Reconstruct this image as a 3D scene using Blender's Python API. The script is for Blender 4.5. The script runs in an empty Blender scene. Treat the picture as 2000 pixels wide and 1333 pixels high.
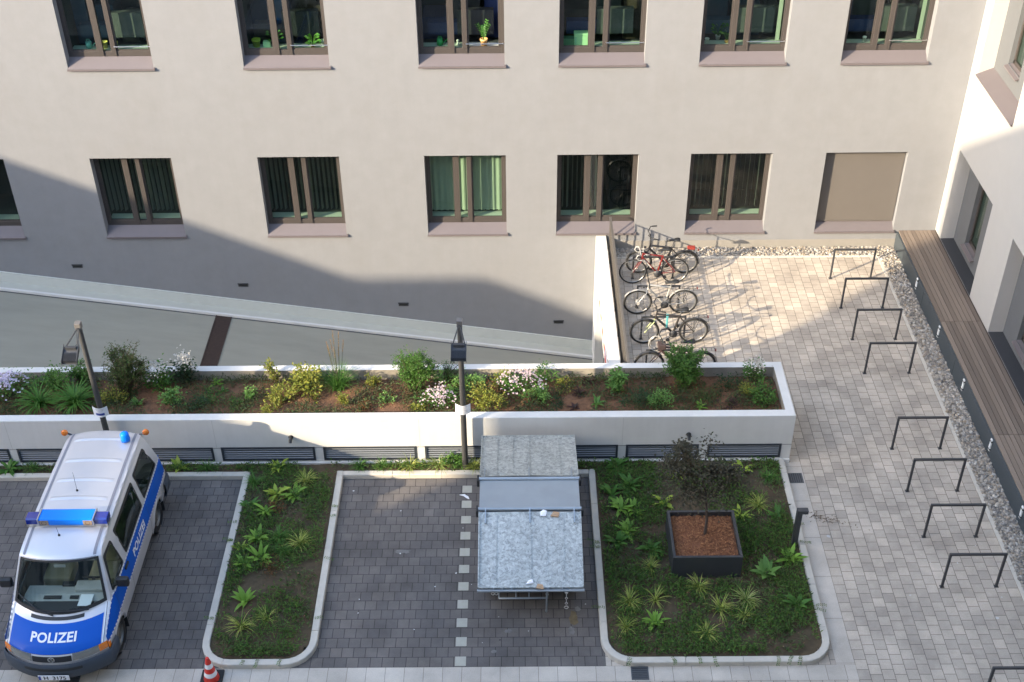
import bpy, bmesh, math, random
from mathutils import Vector, Matrix, noise, bvhtree
R = math.radians
random.seed(7)
scene = bpy.context.scene
C = scene.collection
# ------------------------------------------------------------------ camera, sky, sun
def cam_axes(pit, yaw, rol):
    f = Vector((0, math.cos(pit), -math.sin(pit))); r = Vector((1, 0, 0)); u = Vector((0, math.sin(pit), math.cos(pit)))
    Z = Matrix.Rotation(yaw, 3, 'Z'); f, r, u = Z @ f, Z @ r, Z @ u
    c, s = math.cos(rol), math.sin(rol)
    return c*r + s*u, -s*r + c*u, f
cd = bpy.data.cameras.new('camera'); cam = bpy.data.objects.new('camera', cd); C.objects.link(cam)
r_, u_, f_ = cam_axes(R(36.816), R(0.278), R(-0.5876))
M = Matrix((r_, u_, -f_)).transposed().to_4x4(); M.translation = Vector((0, -27.452, 17.6))
cam.matrix_world = M
cd.sensor_width = 36; cd.lens = 2469.6/2000*36; cd.clip_start = .1; cd.clip_end = 500
scene.camera = cam
SUN_D = Vector((1.6, 1.0, -0.70)).normalized()
sun_el = math.asin(-SUN_D.z); sun_az = math.atan2(-SUN_D.x, -SUN_D.y)
w = bpy.data.worlds.new('World'); scene.world = w; w.use_nodes = True
nt = w.node_tree; bg = nt.nodes['Background']
sky = nt.nodes.new('ShaderNodeTexSky'); sky.sky_type = 'NISHITA'; sky.sun_disc = False
sky.sun_elevation = sun_el; sky.sun_rotation = sun_az % (2*math.pi); sky.air_density = 1.0; sky.dust_density = 1.6; sky.ozone_density = 1.3
nt.links.new(sky.outputs[0], bg.inputs[0]); bg.inputs[1].default_value = 0.15
sd = bpy.data.lights.new('sun', 'SUN'); sd.energy = 2.0; sd.angle = R(0.5); sd.color = (1.0, .84, .62)
so = bpy.data.objects.new('sun', sd); C.objects.link(so); so.rotation_euler = SUN_D.to_track_quat('-Z', 'Y').to_euler(); so.location = (-30, -40, 40)
scene.view_settings.view_transform = 'Standard'; scene.view_settings.look = 'None'; scene.view_settings.gamma = 1
scene.view_settings.exposure = 2.56
scene.cycles.max_bounces = 6; scene.cycles.transparent_max_bounces = 16
scene.cycles.use_denoising = True
# ------------------------------------------------------------------ helpers
class MB:
    def __init__(s): s.v = []; s.f = []; s.m = []; s.sm = []
    def add(s, vs, fs, mi=0, smooth=False):
        b = len(s.v); s.v += [tuple(p) for p in vs]
        for f in fs: s.f.append([b+i for i in f]); s.m.append(mi); s.sm.append(smooth)
        return s
    def quad(s, a, b, c, d, mi=0): return s.add([a, b, c, d], [(0, 1, 2, 3)], mi)
    def box(s, x0, x1, y0, y1, z0, z1, mi=0):
        return s.add([(x0,y0,z0),(x1,y0,z0),(x1,y1,z0),(x0,y1,z0),(x0,y0,z1),(x1,y0,z1),(x1,y1,z1),(x0,y1,z1)],
                     [(0,3,2,1),(4,5,6,7),(0,1,5,4),(1,2,6,5),(2,3,7,6),(3,0,4,7)], mi)
    def bevbox(s, x0, x1, y0, y1, z0, z1, b=.01, mi=0):
        bm = bmesh.new(); bmesh.ops.create_cube(bm, size=1)
        for q in bm.verts: q.co = Vector((x0+(q.co.x+.5)*(x1-x0), y0+(q.co.y+.5)*(y1-y0), z0+(q.co.z+.5)*(z1-z0)))
        bmesh.ops.bevel(bm, geom=bm.edges[:], offset=b, segments=2, affect='EDGES', profile=.6)
        bm.verts.index_update(); s.add([q.co for q in bm.verts], [[q.index for q in f.verts] for f in bm.faces], mi); bm.free(); return s
    def bar(s, p, q, wx, wz, up=(0,0,1), mi=0):
        p, q = Vector(p), Vector(q); d = (q-p).normalized(); up = Vector(up)
        if abs(d.dot(up)) > .98: up = Vector((0, 1, 0))
        a = d.cross(up).normalized(); c = a.cross(d).normalized(); a *= wx/2; c *= wz/2
        return s.add([p-a-c, p+a-c, p+a+c, p-a+c, q-a-c, q+a-c, q+a+c, q-a+c], [(0,3,2,1),(4,5,6,7),(0,1,5,4),(1,2,6,5),(2,3,7,6),(3,0,4,7)], mi)
    def tube(s, pts, r, seg=8, cap=True, mi=0):
        pts = [Vector(p) for p in pts]; n = len(pts); rs = r if isinstance(r, (list, tuple)) else [r]*n
        vs = []; a = None
        for i, p in enumerate(pts):
            d = (pts[min(i+1, n-1)]-pts[max(i-1, 0)])
            if d.length < 1e-9: d = Vector((0, 0, 1))
            d.normalize()
            if a is None:
                a = d.cross(Vector((0, 0, 1)) if abs(d.z) < .9 else Vector((1, 0, 0))).normalized()
            else:
                a = (a-d*a.dot(d))
                a = a.normalized() if a.length > 1e-6 else d.orthogonal().normalized()
            b = d.cross(a)
            for k in range(seg):
                t = 2*math.pi*k/seg; vs.append(p+(a*math.cos(t)+b*math.sin(t))*rs[i])
        fs = [(i*seg+k, i*seg+(k+1) % seg, (i+1)*seg+(k+1) % seg, (i+1)*seg+k) for i in range(n-1) for k in range(seg)]
        s.add(vs, fs, mi, True)
        if cap:
            s.add(vs[:seg], [tuple(range(seg))[::-1]], mi); s.add(vs[-seg:], [tuple(range(seg))], mi)
        return s
    def ring(s, c, axis, R0, r, seg=28, rs=6, mi=0, a0=0, a1=2*math.pi):
        c = Vector(c); ax = Vector(axis).normalized(); u = ax.orthogonal().normalized(); v = ax.cross(u)
        if abs(ax.y) > .9: u = Vector((1, 0, 0)); v = Vector((0, 0, 1))
        full = abs(a1-a0-2*math.pi) < 1e-6; n = seg if full else seg+1; vs = []
        for i in range(n):
            t = a0+(a1-a0)*i/seg; d = u*math.cos(t)+v*math.sin(t)
            for k in range(rs):
                q = 2*math.pi*k/rs; vs.append(c+d*(R0+r*math.cos(q))+ax*r*math.sin(q))
        m = seg
        return s.add(vs, [(i*rs+k, i*rs+(k+1) % rs, ((i+1) % n)*rs+(k+1) % rs, ((i+1) % n)*rs+k) for i in range(m) for k in range(rs)], mi, True)
    def lathe(s, prof, c=(0,0,0), axis='Z', seg=20, mi=0, smooth=True):
        vs = []; c = Vector(c)
        for (r, h) in prof:
            for k in range(seg):
                t = 2*math.pi*k/seg; a, b = r*math.cos(t), r*math.sin(t)
                vs.append(c+Vector((a, b, h) if axis == 'Z' else ((h, a, b) if axis == 'X' else (b, h, a))))
        n = len(prof)
        return s.add(vs, [(i*seg+k, i*seg+(k+1) % seg, (i+1)*seg+(k+1) % seg, (i+1)*seg+k) for i in range(n-1) for k in range(seg)], mi, smooth)
    def prism(s, poly, axis, a, b, mi=0):
        # poly of 2D pts; axis 'X': (y,z), 'Y': (x,z), 'Z': (x,y)
        def P(p, h): return (h, p[0], p[1]) if axis == 'X' else ((p[0], h, p[1]) if axis == 'Y' else (p[0], p[1], h))
        n = len(poly); vs = [P(p, a) for p in poly]+[P(p, b) for p in poly]
        return s.add(vs, [tuple(range(n))[::-1], tuple(range(n, 2*n))]+[(i, (i+1) % n, n+(i+1) % n, n+i) for i in range(n)], mi)
    def build(s, name, mats, parent=None, fix=True):
        me = bpy.data.meshes.new(name); me.from_pydata(s.v, [], s.f)
        if not isinstance(mats, (list, tuple)): mats = [mats]
        for m in mats: me.materials.append(m)
        me.polygons.foreach_set('material_index', s.m); me.polygons.foreach_set('use_smooth', s.sm); me.update()
        if fix and len(s.f) < 20000:
            bm = bmesh.new(); bm.from_mesh(me); bmesh.ops.recalc_face_normals(bm, faces=bm.faces[:]); bm.to_mesh(me); bm.free()
        o = bpy.data.objects.new(name, me); C.objects.link(o)
        if parent is not None: o.parent = parent
        return o
def tag(o, label=None, cat=None, group=None, kind=None):
    if label: o['label'] = label
    if cat: o['category'] = cat
    if group: o['group'] = group
    if kind: o['kind'] = kind
    return o
def thing(name, label, cat, loc=(0,0,0), rz=0, group=None):
    o = bpy.data.objects.new(name, None); C.objects.link(o); o.location = loc; o.rotation_euler = (0, 0, rz); o.empty_display_size = .2
    return tag(o, label, cat, group)
def struct(name, mb, mats, kind='structure', **k): return tag(mb.build(name, mats, **k), kind=kind)
KIDS = {}
def copy_tree(o, parent=None):
    c = o.copy(); C.objects.link(c); c.parent = parent
    for ch in [q for q in bpy.data.objects if q.parent == o]: copy_tree(ch, c)
    return c
# ------------------------------------------------------------------ materials
def newmat(name):
    m = bpy.data.materials.new(name); m.use_nodes = True; t = m.node_tree; return m, t, t.nodes, t.links, t.nodes['Principled BSDF']
def pm(name, col, rough=.7, var=.12, scale=6, bump=0, bscale=80, metal=0, stain=0, stcol=None, coord='Object', coat=0, spec=.5, sc3=None, streak=0):
    m, t, N, L, b = newmat(name)
    b.inputs['Roughness'].default_value = rough; b.inputs['Metallic'].default_value = metal
    b.inputs['Specular IOR Level'].default_value = spec
    if coat: b.inputs['Coat Weight'].default_value = coat; b.inputs['Coat Roughness'].default_value = .05
    tc = N.new('ShaderNodeTexCoord'); src = tc.outputs[coord]
    if sc3:
        mp = N.new('ShaderNodeMapping'); mp.inputs['Scale'].default_value = sc3; L.new(src, mp.inputs[0]); src = mp.outputs[0]
    n = N.new('ShaderNodeTexNoise'); n.inputs['Scale'].default_value = scale; n.inputs['Detail'].default_value = 6; n.inputs['Roughness'].default_value = .6
    L.new(src, n.inputs['Vector'])
    mx = N.new('ShaderNodeMix'); mx.data_type = 'RGBA'
    mx.inputs[6].default_value = (*[min(1, c*(1-var*1.6)) for c in col], 1); mx.inputs[7].default_value = (*[min(1, c*(1+var*1.6)) for c in col], 1)
    L.new(n.outputs['Fac'], mx.inputs[0]); out = mx.outputs[2]
    if stain:
        n2 = N.new('ShaderNodeTexNoise'); n2.inputs['Scale'].default_value = scale*.23; n2.inputs['Detail'].default_value = 8; n2.inputs['Roughness'].default_value = .7
        L.new(src, n2.inputs['Vector'])
        cr = N.new('ShaderNodeValToRGB'); cr.color_ramp.elements[0].position = .5; cr.color_ramp.elements[1].position = .72; L.new(n2.outputs['Fac'], cr.inputs[0])
        ml = N.new('ShaderNodeMath'); ml.operation = 'MULTIPLY'; ml.inputs[1].default_value = stain; L.new(cr.outputs[0], ml.inputs[0])
        m2 = N.new('ShaderNodeMix'); m2.data_type = 'RGBA'; m2.inputs[7].default_value = (*(stcol or [c*.6 for c in col]), 1)
        L.new(ml.outputs[0], m2.inputs[0]); L.new(out, m2.inputs[6]); out = m2.outputs[2]
    if streak:   # weather streaks running down the wall
        mp = N.new('ShaderNodeMapping'); mp.inputs['Scale'].default_value = (2.2, 2.2, .16); L.new(tc.outputs[coord], mp.inputs[0])
        n4 = N.new('ShaderNodeTexNoise'); n4.inputs['Scale'].default_value = 2.2; n4.inputs['Detail'].default_value = 8; n4.inputs['Roughness'].default_value = .7; L.new(mp.outputs[0], n4.inputs['Vector'])
        q4 = N.new('ShaderNodeMapRange'); q4.inputs[1].default_value = .4; q4.inputs[2].default_value = .75; q4.inputs[3].default_value = 1+streak*.3; q4.inputs[4].default_value = 1-streak; L.new(n4.outputs['Fac'], q4.inputs[0])
        h4 = N.new('ShaderNodeHueSaturation'); L.new(q4.outputs[0], h4.inputs['Value']); L.new(out, h4.inputs['Color']); out = h4.outputs[0]
    L.new(out, b.inputs['Base Color'])
    if bump:
        n3 = N.new('ShaderNodeTexNoise'); n3.inputs['Scale'].default_value = bscale; n3.inputs['Detail'].default_value = 4; L.new(src, n3.inputs['Vector'])
        bp = N.new('ShaderNodeBump'); bp.inputs['Strength'].default_value = bump; bp.inputs['Distance'].default_value = .01
        L.new(n3.outputs['Fac'], bp.inputs['Height']); L.new(bp.outputs[0], b.inputs['Normal'])
    return m
def paver(name, c1, c2, mort, bw, rh, offset=.5, rot=0, mortar=.004, origin=(0,0), var=.2, dirt=.25):
    m, t, N, L, b = newmat(name); b.inputs['Roughness'].default_value = .85
    tc = N.new('ShaderNodeTexCoord'); mp = N.new('ShaderNodeMapping'); mp.inputs['Location'].default_value = (-origin[0], -origin[1], 0)
    L.new(tc.outputs['Object'], mp.inputs[0])
    mp2 = N.new('ShaderNodeMapping'); mp2.inputs['Rotation'].default_value = (0, 0, rot); L.new(mp.outputs[0], mp2.inputs[0])
    br = N.new('ShaderNodeTexBrick'); br.offset = offset; br.offset_frequency = 2; br.squash = 1
    for k, v_ in (('Scale', 1), ('Mortar Size', mortar), ('Mortar Smooth', .1), ('Bias', 0), ('Brick Width', bw), ('Row Height', rh)): br.inputs[k].default_value = v_
    br.inputs['Color1'].default_value = (*c1, 1); br.inputs['Color2'].default_value = (*c2, 1); br.inputs['Mortar'].default_value = (*mort, 1)
    L.new(mp2.outputs[0], br.inputs['Vector'])
    n = N.new('ShaderNodeTexNoise'); n.inputs['Scale'].default_value = 1.1; n.inputs['Detail'].default_value = 9; n.inputs['Roughness'].default_value = .65; L.new(tc.outputs['Object'], n.inputs['Vector'])
    n2 = N.new('ShaderNodeTexNoise'); n2.inputs['Scale'].default_value = 60; n2.inputs['Detail'].default_value = 3; L.new(tc.outputs['Object'], n2.inputs['Vector'])
    def rng(sock, a, c):
        q = N.new('ShaderNodeMapRange'); q.inputs[1].default_value = .3; q.inputs[2].default_value = .7; q.inputs[3].default_value = a; q.inputs[4].default_value = c; L.new(sock, q.inputs[0]); return q.outputs[0]
    mu = N.new('ShaderNodeMath'); mu.operation = 'MULTIPLY'; L.new(rng(n.outputs['Fac'], 1-dirt, 1+dirt*.6), mu.inputs[0]); L.new(rng(n2.outputs['Fac'], .92, 1.08), mu.inputs[1])
    hs = N.new('ShaderNodeHueSaturation'); L.new(mu.outputs[0], hs.inputs['Value']); L.new(br.outputs['Color'], hs.inputs['Color'])
    L.new(hs.outputs[0], b.inputs['Base Color'])
    bp = N.new('ShaderNodeBump'); bp.inputs['Strength'].default_value = .6; bp.inputs['Distance'].default_value = .006; bp.invert = True
    L.new(br.outputs['Fac'], bp.inputs['Height']); L.new(bp.outputs[0], b.inputs['Normal'])
    return m
def island(name, cols, rough=.6, transl=.25, spec=.3):
    m, t, N, L, b = newmat(name); b.inputs['Roughness'].default_value = rough; b.inputs['Specular IOR Level'].default_value = spec
    g = N.new('ShaderNodeNewGeometry'); cr = N.new('ShaderNodeValToRGB'); e = cr.color_ramp.elements
    while len(e) < len(cols): e.new(.5)
    for i, c in enumerate(cols): e[i].position = i/(len(cols)-1); e[i].color = (*c, 1)
    L.new(g.outputs['Random Per Island'], cr.inputs[0]); L.new(cr.outputs[0], b.inputs['Base Color'])
    if transl:
        tr = N.new('ShaderNodeBsdfTranslucent'); L.new(cr.outputs[0], tr.inputs[0]); mx = N.new('ShaderNodeMixShader'); mx.inputs[0].default_value = transl
        L.new(b.outputs[0], mx.inputs[1]); L.new(tr.outputs[0], mx.inputs[2]); L.new(mx.outputs[0], N['Material Output'].inputs[0])
    return m
def glass(name, tint=(.55,.75,.65), refl=(1,1,1), ior=1.5):
    m, t, N, L, b = newmat(name); N.remove(b)
    tr = N.new('ShaderNodeBsdfTransparent'); tr.inputs[0].default_value = (*tint, 1); gl = N.new('ShaderNodeBsdfGlossy'); gl.inputs[0].default_value = (*refl, 1); gl.inputs['Roughness'].default_value = .015
    lw = N.new('ShaderNodeLayerWeight'); lw.inputs[0].default_value = .5; mx = N.new('ShaderNodeMixShader'); f0 = ((ior-1)/(ior+1))**2
    pw = N.new('ShaderNodeMath'); pw.operation = 'POWER'; pw.inputs[1].default_value = 5; L.new(lw.outputs['Facing'], pw.inputs[0])
    fr = N.new('ShaderNodeMath'); fr.operation = 'MULTIPLY_ADD'; fr.inputs[1].default_value = 1-f0; fr.inputs[2].default_value = f0; L.new(pw.outputs[0], fr.inputs[0])
    L.new(fr.outputs[0], mx.inputs[0]); L.new(tr.outputs[0], mx.inputs[1]); L.new(gl.outputs[0], mx.inputs[2]); L.new(mx.outputs[0], N['Material Output'].inputs[0])
    return m
PLASTER = pm('grey_plaster', (.211,.215,.224), .9, .06, 2.6, .25, 80, stain=.32, stcol=(.188,.184,.180), streak=.025)
WHITEPL = pm('white_plaster', (.425,.415,.395), .9, .03, 2.5, .10, 130)
PANELGR = pm('grey_recess_plaster', (.115,.12,.125), .9, .05, 3, .1, 120)
CONC = pm('white_painted_concrete', (.61,.60,.57), .8, .045, 3, .06, 90, stain=.22, stcol=(.50,.49,.45), streak=.05)
RAMPC = pm('ramp_asphalt', (.265,.258,.21), .9, .10, 2.2, .25, 150, stain=.5, stcol=(.19,.19,.16), sc3=(.3,1.3,1))
GUTTER = pm('ramp_gutter_concrete', (.42,.42,.365), .85, .06, 4, .1, 90, stain=.2)
PLINTH = pm('plinth_coating', (.5,.52,.48), .85, .05, 4, .05, 90, stain=.2)
PLINTH2 = pm('plinth_beige', (.25,.235,.21), .85, .06, 4, .05, 90, stain=.3)
KERB = pm('kerb_concrete', (.53,.485,.41), .85, .09, 7, .2, 120, stain=.35, stcol=(.33,.32,.28))
SLAB = paver('concrete_slab', (.53,.475,.40), (.46,.41,.345), (.20,.175,.145), .33, .33, 0, 0, .004, (0,-13.66))
SLABL = paver('long_slab', (.51,.455,.385), (.46,.41,.345), (.20,.175,.145), 1.0, .33, 0, R(90), .004, (5.47,-8.3))
LIGHTP = paver('light_paver', (.52,.45,.365), (.385,.335,.275), (.16,.135,.11), .215, .21, .5, R(90), .0055, (5.8,0), dirt=.30)
DARKP = paver('dark_paver', (.148,.130,.116), (.112,.101,.094), (.035,.032,.03), .207, .2155, .5, 0, .0055, (0,-13.33), dirt=.36)
DASH = pm('light_marker_stone', (.40,.385,.32), .85, .1, 9, .2, 90)
FRAME = pm('window_frame_brown', (.062,.053,.048), .45, .05, 5)
SILL = pm('sill_metal', (.130,.112,.114), .5, .05, 3)
SHUTTER = pm('shutter_grey', (.125,.112,.10), .6, .04, 3)
GLASS = glass('green_glass', (.62,.74,.65), (.9,.95,.95))
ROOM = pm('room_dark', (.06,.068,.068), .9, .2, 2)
BLIND = pm('blind_fabric', (.20,.21,.20), .8, .05, 4)
CURTAIN = pm('pale_curtain', (.42,.46,.38), .8, .05, 4)
SILLIN = pm('inner_sill', (.55,.58,.52), .5, .03, 4)
STEEL = pm('brushed_steel', (.62,.60,.57), .3, .04, 9, metal=1)
LOUV = pm('louvre_anthracite', (.030,.036,.045), .5, .06, 6)
DARKM = pm('anthracite_metal', (.040,.042,.046), .5, .08, 8)
POLEM = pm('pole_metal', (.055,.054,.052), .55, .15, 5)
BLACKP = pm('black_plastic', (.016,.017,.018), .5, .1, 8)
RUBBER = pm('rubber', (.018,.018,.018), .8, .15, 12, .1, 60)
SOIL = pm('bark_soil', (.150,.075,.038), .95, .45, 14, .9, 55, stain=.5, stcol=(.05,.032,.02))
SOILR = pm('red_soil', (.19,.080,.040), .95, .35, 25, .9, 60)
SOILG = pm('bed_soil', (.075,.055,.030), .95, .45, 10, .8, 60, stain=.7, stcol=(.105,.056,.03))
WOOD = island('bench_wood', [(.19,.150,.118),(.24,.19,.15),(.14,.11,.088),(.21,.17,.135)], .75, 0)
BENCHM = pm('bench_metal', (.050,.062,.070), .5, .1, 4)
DRAIN = pm('rust_drain', (.040,.024,.018), .8, .3, 14, .4, 50)
GRATE = pm('grate_iron', (.07,.075,.08), .6, .2, 14)
WHITEE = pm('white_plastic', (.8,.8,.78), .4, .02, 5)
PAPER = pm('paper', (.82,.82,.84), .7, .02, 5)
STONES = island('gravel_stone', [(.22,.20,.17),(.40,.36,.30),(.13,.12,.11),(.48,.45,.40),(.30,.24,.17),(.19,.18,.17)], .8, 0)
def galv():
    m, t, N, L, b = newmat('galvanised_steel'); b.inputs['Metallic'].default_value = .35; b.inputs['Roughness'].default_value = .5
    tc = N.new('ShaderNodeTexCoord'); n0 = N.new('ShaderNodeTexNoise'); n0.inputs['Scale'].default_value = 9; n0.inputs['Detail'].default_value = 2; L.new(tc.outputs['Object'], n0.inputs['Vector'])
    ad = N.new('ShaderNodeVectorMath'); ad.operation = 'MULTIPLY_ADD'; ad.inputs[1].default_value = (.11,.11,.11); L.new(n0.outputs['Color'], ad.inputs[0]); L.new(tc.outputs['Object'], ad.inputs[2])
    v = N.new('ShaderNodeTexVoronoi'); v.inputs['Scale'].default_value = 21; L.new(ad.outputs[0], v.inputs['Vector'])
    v2 = N.new('ShaderNodeTexVoronoi'); v2.inputs['Scale'].default_value = 48; L.new(ad.outputs[0], v2.inputs['Vector'])
    s1 = N.new('ShaderNodeSeparateColor'); L.new(v.outputs['Color'], s1.inputs[0]); s2 = N.new('ShaderNodeSeparateColor'); L.new(v2.outputs['Color'], s2.inputs[0])
    a = N.new('ShaderNodeMath'); a.operation = 'MULTIPLY_ADD'; a.inputs[1].default_value = .45; L.new(s2.outputs[0], a.inputs[0])
    a2 = N.new('ShaderNodeMath'); a2.operation = 'MULTIPLY'; a2.inputs[1].default_value = .62; L.new(s1.outputs[0], a2.inputs[0]); L.new(a2.outputs[0], a.inputs[2])
    cr = N.new('ShaderNodeValToRGB'); cr.color_ramp.elements[0].color = (.27,.278,.26,1); cr.color_ramp.elements[1].color = (.54,.555,.515,1)
    cr.color_ramp.elements[0].position = .1; cr.color_ramp.elements[1].position = .95
    L.new(a.outputs[0], cr.inputs[0])
    n = N.new('ShaderNodeTexNoise'); n.inputs['Scale'].default_value = 2; n.inputs['Detail'].default_value = 6; L.new(tc.outputs['Object'], n.inputs['Vector'])
    q = N.new('ShaderNodeMapRange'); q.inputs[3].default_value = .8; q.inputs[4].default_value = 1.15; L.new(n.outputs['Fac'], q.inputs[0])
    hs = N.new('ShaderNodeHueSaturation'); L.new(cr.outputs[0], hs.inputs['Color']); L.new(q.outputs[0], hs.inputs['Value']); L.new(hs.outputs[0], b.inputs['Base Color'])
    return m
GALV = galv()
GALV2 = pm('dull_galvanised', (.36,.40,.43), .45, .10, 3, metal=.55, stain=.3)
# ------------------------------------------------------------------ ground and setting
g = MB()
def sheet(mb, x0, x1, y0, y1, z, mi=0): mb.quad((x0,y0,z),(x1,y0,z),(x1,y1,z),(x0,y1,z), mi)
# ground with the ramp pit left open (X -26..2.04, Y -6.41..0)
for a in ((-150,150,-150,-28.2),(-150,-26,-28.2,0),(-150,150,14,150),(-26,2.04,-28.2,-8.16),(2.04,30,-28.2,0)): sheet(g, *a, -.004)
struct('ground', g, LIGHTP)
m = MB(); sheet(m, -20, 1.5, -13.33, -8.44, .0); struct('parking_bay_paving', m, DARKP)
m = MB(); sheet(m, -20, 5.47, -13.66, -13.33, .0); sheet(m, 5.47, 5.80, -13.66, -13.33, .0); struct('slab_path', m, SLAB)
m = MB(); sheet(m, 5.47, 5.80, -13.33, -8.16, .0); struct('slab_edge_path', m, SLABL)
m = MB()
for k in range(11):
    y = -8.90-.431*k; m.box(-1.115, -.925, y-.1, y+.1, -.05, .005)
struct('bay_marking', m, DASH)
# ramp
def rz(x): return -.92-.1545*(x+13.44)
m = MB(); N_ = 40
for i in range(N_):
    xa, xb = -26+28.04*i/N_, -26+28.04*(i+1)/N_
    m.quad((xa,-6.4,rz(xa)),(xb,-6.4,rz(xb)),(xb,-.33,rz(xb)),(xa,-.33,rz(xa)))
m.quad((2.04,-6.4,rz(2.04)),(9,-6.4,rz(2.04)),(9,-.33,rz(2.04)),(2.04,-.33,rz(2.04)))
struct('ramp_road', m, RAMPC)
m = MB()
x0, x1 = -26, 2.04
def sl(mb, y0, y1, d0, d1, mi=0):   # slab following the ramp
    mb.add([(x0,y0,rz(x0)+d0),(x1,y0,rz(x1)+d0),(x1,y1,rz(x1)+d0),(x0,y1,rz(x0)+d0),(x0,y0,rz(x0)+d1),(x1,y0,rz(x1)+d1),(x1,y1,rz(x1)+d1),(x0,y1,rz(x0)+d1)],
           [(0,3,2,1),(4,5,6,7),(0,1,5,4),(1,2,6,5),(2,3,7,6),(3,0,4,7)], mi)
sl(m, -.30, -.035, -.2, .06, 0); sl(m, -.035, .0, -.2, .37, 1); sl(m, -.36, -.30, -.2, .075, 2); sl(m, -.40, -.36, -.2, .004, 3)
struct('ramp_kerb', m, [GUTTER, PLINTH, CONC, DARKM])
m = MB(); yb = -6.4
xa = -7.72
m.add([(xa-.19,yb,rz(xa-.19)+.006),(xa+.19,yb,rz(xa+.19)+.006),(xa+.17,-.34,rz(xa+.17)+.082),(xa-.17,-.34,rz(xa-.17)+.082)], [(0,1,2,3)])
m = MB()
n_ = 46
for i in range(n_):
    y0 = yb+(yb*-1-.3)*i/n_; y1 = y0+.1
    m.add([(xa-.18,y0,rz(xa-.18)+.012),(xa+.18,y0,rz(xa+.18)+.012),(xa+.18,y1,rz(xa+.18)+.012),(xa-.18,y1,rz(xa-.18)+.012)], [(0,1,2,3)])
for sx in (-1, 1):
    m.bar((xa+.19*sx,yb,rz(xa+.19*sx)+.005),(xa+.19*sx,-.3,rz(xa+.19*sx)+.005),.03,.03)
m.quad((xa-.18,yb,rz(xa-.18)+.004),(xa+.18,yb,rz(xa+.18)+.004),(xa+.18,-.3,rz(xa+.18)+.004),(xa-.18,-.3,rz(xa-.18)+.004))
tag(m.build('ramp_drain', DRAIN), 'dark rusty slotted drain channel crossing the grey ramp', 'drain')
# gravel strips: edging and stones
m = MB()
for i in range(7): m.bevbox(2.45+i*.97, 2.45+i*.97+.962, -.475, -.41, -.1, .012, .006)
for i in range(16): m.bevbox(9.16, 9.235, -.41-(i+1)*.97+.008, -.41-i*.97, -.1, .012, .006)
struct('gravel_edging', m, KERB)
def stones(name, rects, n, rnd):
    bm = bmesh.new(); bmesh.ops.create_icosphere(bm, subdivisions=1, radius=1); vs0 = [v.co.copy() for v in bm.verts]; fs0 = [[v.index for v in f.verts] for f in bm.faces]; bm.free()
    mb = MB(); tot = sum((r[1]-r[0])*(r[3]-r[2]) for r in rects)
    for r in rects:
        k = int(n*(r[1]-r[0])*(r[3]-r[2])/tot)
        for i in range(k):
            p = Vector((rnd.uniform(r[0], r[1]), rnd.uniform(r[2], r[3]), rnd.uniform(-.02, .022))); s = rnd.uniform(.016, .042)
            e = Matrix.Rotation(rnd.uniform(0, 6.3), 3, 'Z') @ Matrix.Rotation(rnd.uniform(-.7, .7), 3, 'X'); sc = Vector((s*rnd.uniform(.8, 1.5), s, s*rnd.uniform(.5, .9)))
            mb.add([p+e @ Vector((v.x*sc.x*rnd.uniform(.85, 1.15), v.y*sc.y, v.z*sc.z)) for v in vs0], fs0)
        sheet(mb, r[0]-.02, r[1]+.02, r[2], r[3], -.002)
    return mb.build(name, STONES, fix=False)
tag(stones('gravel', [(2.42,9.65,-.41,-.0),(9.235,9.69,-14.5,-.41)], 8200, random.Random(3)), kind='stuff')
# kerb of the two planting beds, stone by stone along one path
def arc(cx, cy, r, a0, a1, n=6): return [(cx+r*math.cos(R(a0+(a1-a0)*i/n)), cy+r*math.sin(R(a0+(a1-a0)*i/n))) for i in range(n+1)]
path = [(-20,-8.505),(-5.50,-8.505)]
path2 = [(-5.50,-8.44)]+arc(-5.02,-12.80,.48,180,270)+arc(-4.09,-12.80,.48,270,360)+[(-3.61,-8.44)]
path3 = [(-3.545,-8.505),(1.435,-8.505)]
path4 = [(1.50,-8.44)]+arc(1.98,-12.80,.48,180,270)+arc(4.90,-12.80,.48,270,360)+[(5.385,-8.17)]
kb = MB()
def kerbrun(pth, w=.13, h=.11, step=1.0, gap=.007):
    pts = [Vector((*p, 0)) for p in pth]
    # resample
    d = [0]
    for a, b in zip(pts, pts[1:]): d.append(d[-1]+(b-a).length)
    def at(s):
        s = max(0, min(d[-1], s))
        for i in range(len(pts)-1):
            if s <= d[i+1]+1e-9:
                return pts[i].lerp(pts[i+1], (s-d[i])/max(1e-9, d[i+1]-d[i])), (pts[i+1]-pts[i]).normalized()
        return pts[-1], (pts[-1]-pts[-2]).normalized()
    s = 0
    while s < d[-1]-.02:
        e = min(s+step, d[-1]); ks = [s+gap/2]+[x for x in d if s+gap < x < e-gap]+[e-gap/2]
        vs = []; hh = h+random.uniform(-.003, .003)
        for q in ks:
            p, t = at(q); p1, t1 = at(q-.03); p2, t2 = at(q+.03); t = (t1+t2).normalized(); nn = Vector((-t.y, t.x, 0))*w/2
            c = .012
            for off, z in ((-1,-.1),(-1,hh-c),(-1+2*c/w,hh),(1-2*c/w,hh),(1,hh-c),(1,-.1)): vs.append(p+nn*off+Vector((0,0,z)))
        k = len(ks); fs = [(i*6+j, i*6+j+1, (i+1)*6+j+1, (i+1)*6+j) for i in range(k-1) for j in range(5)]+[tuple(range(6)), tuple(range((k-1)*6, k*6))[::-1]]
        kb.add(vs, fs); s = e
for p_ in (path, path2, path3, path4): kerbrun(p_)
struct('kerb', kb, KERB)
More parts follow.
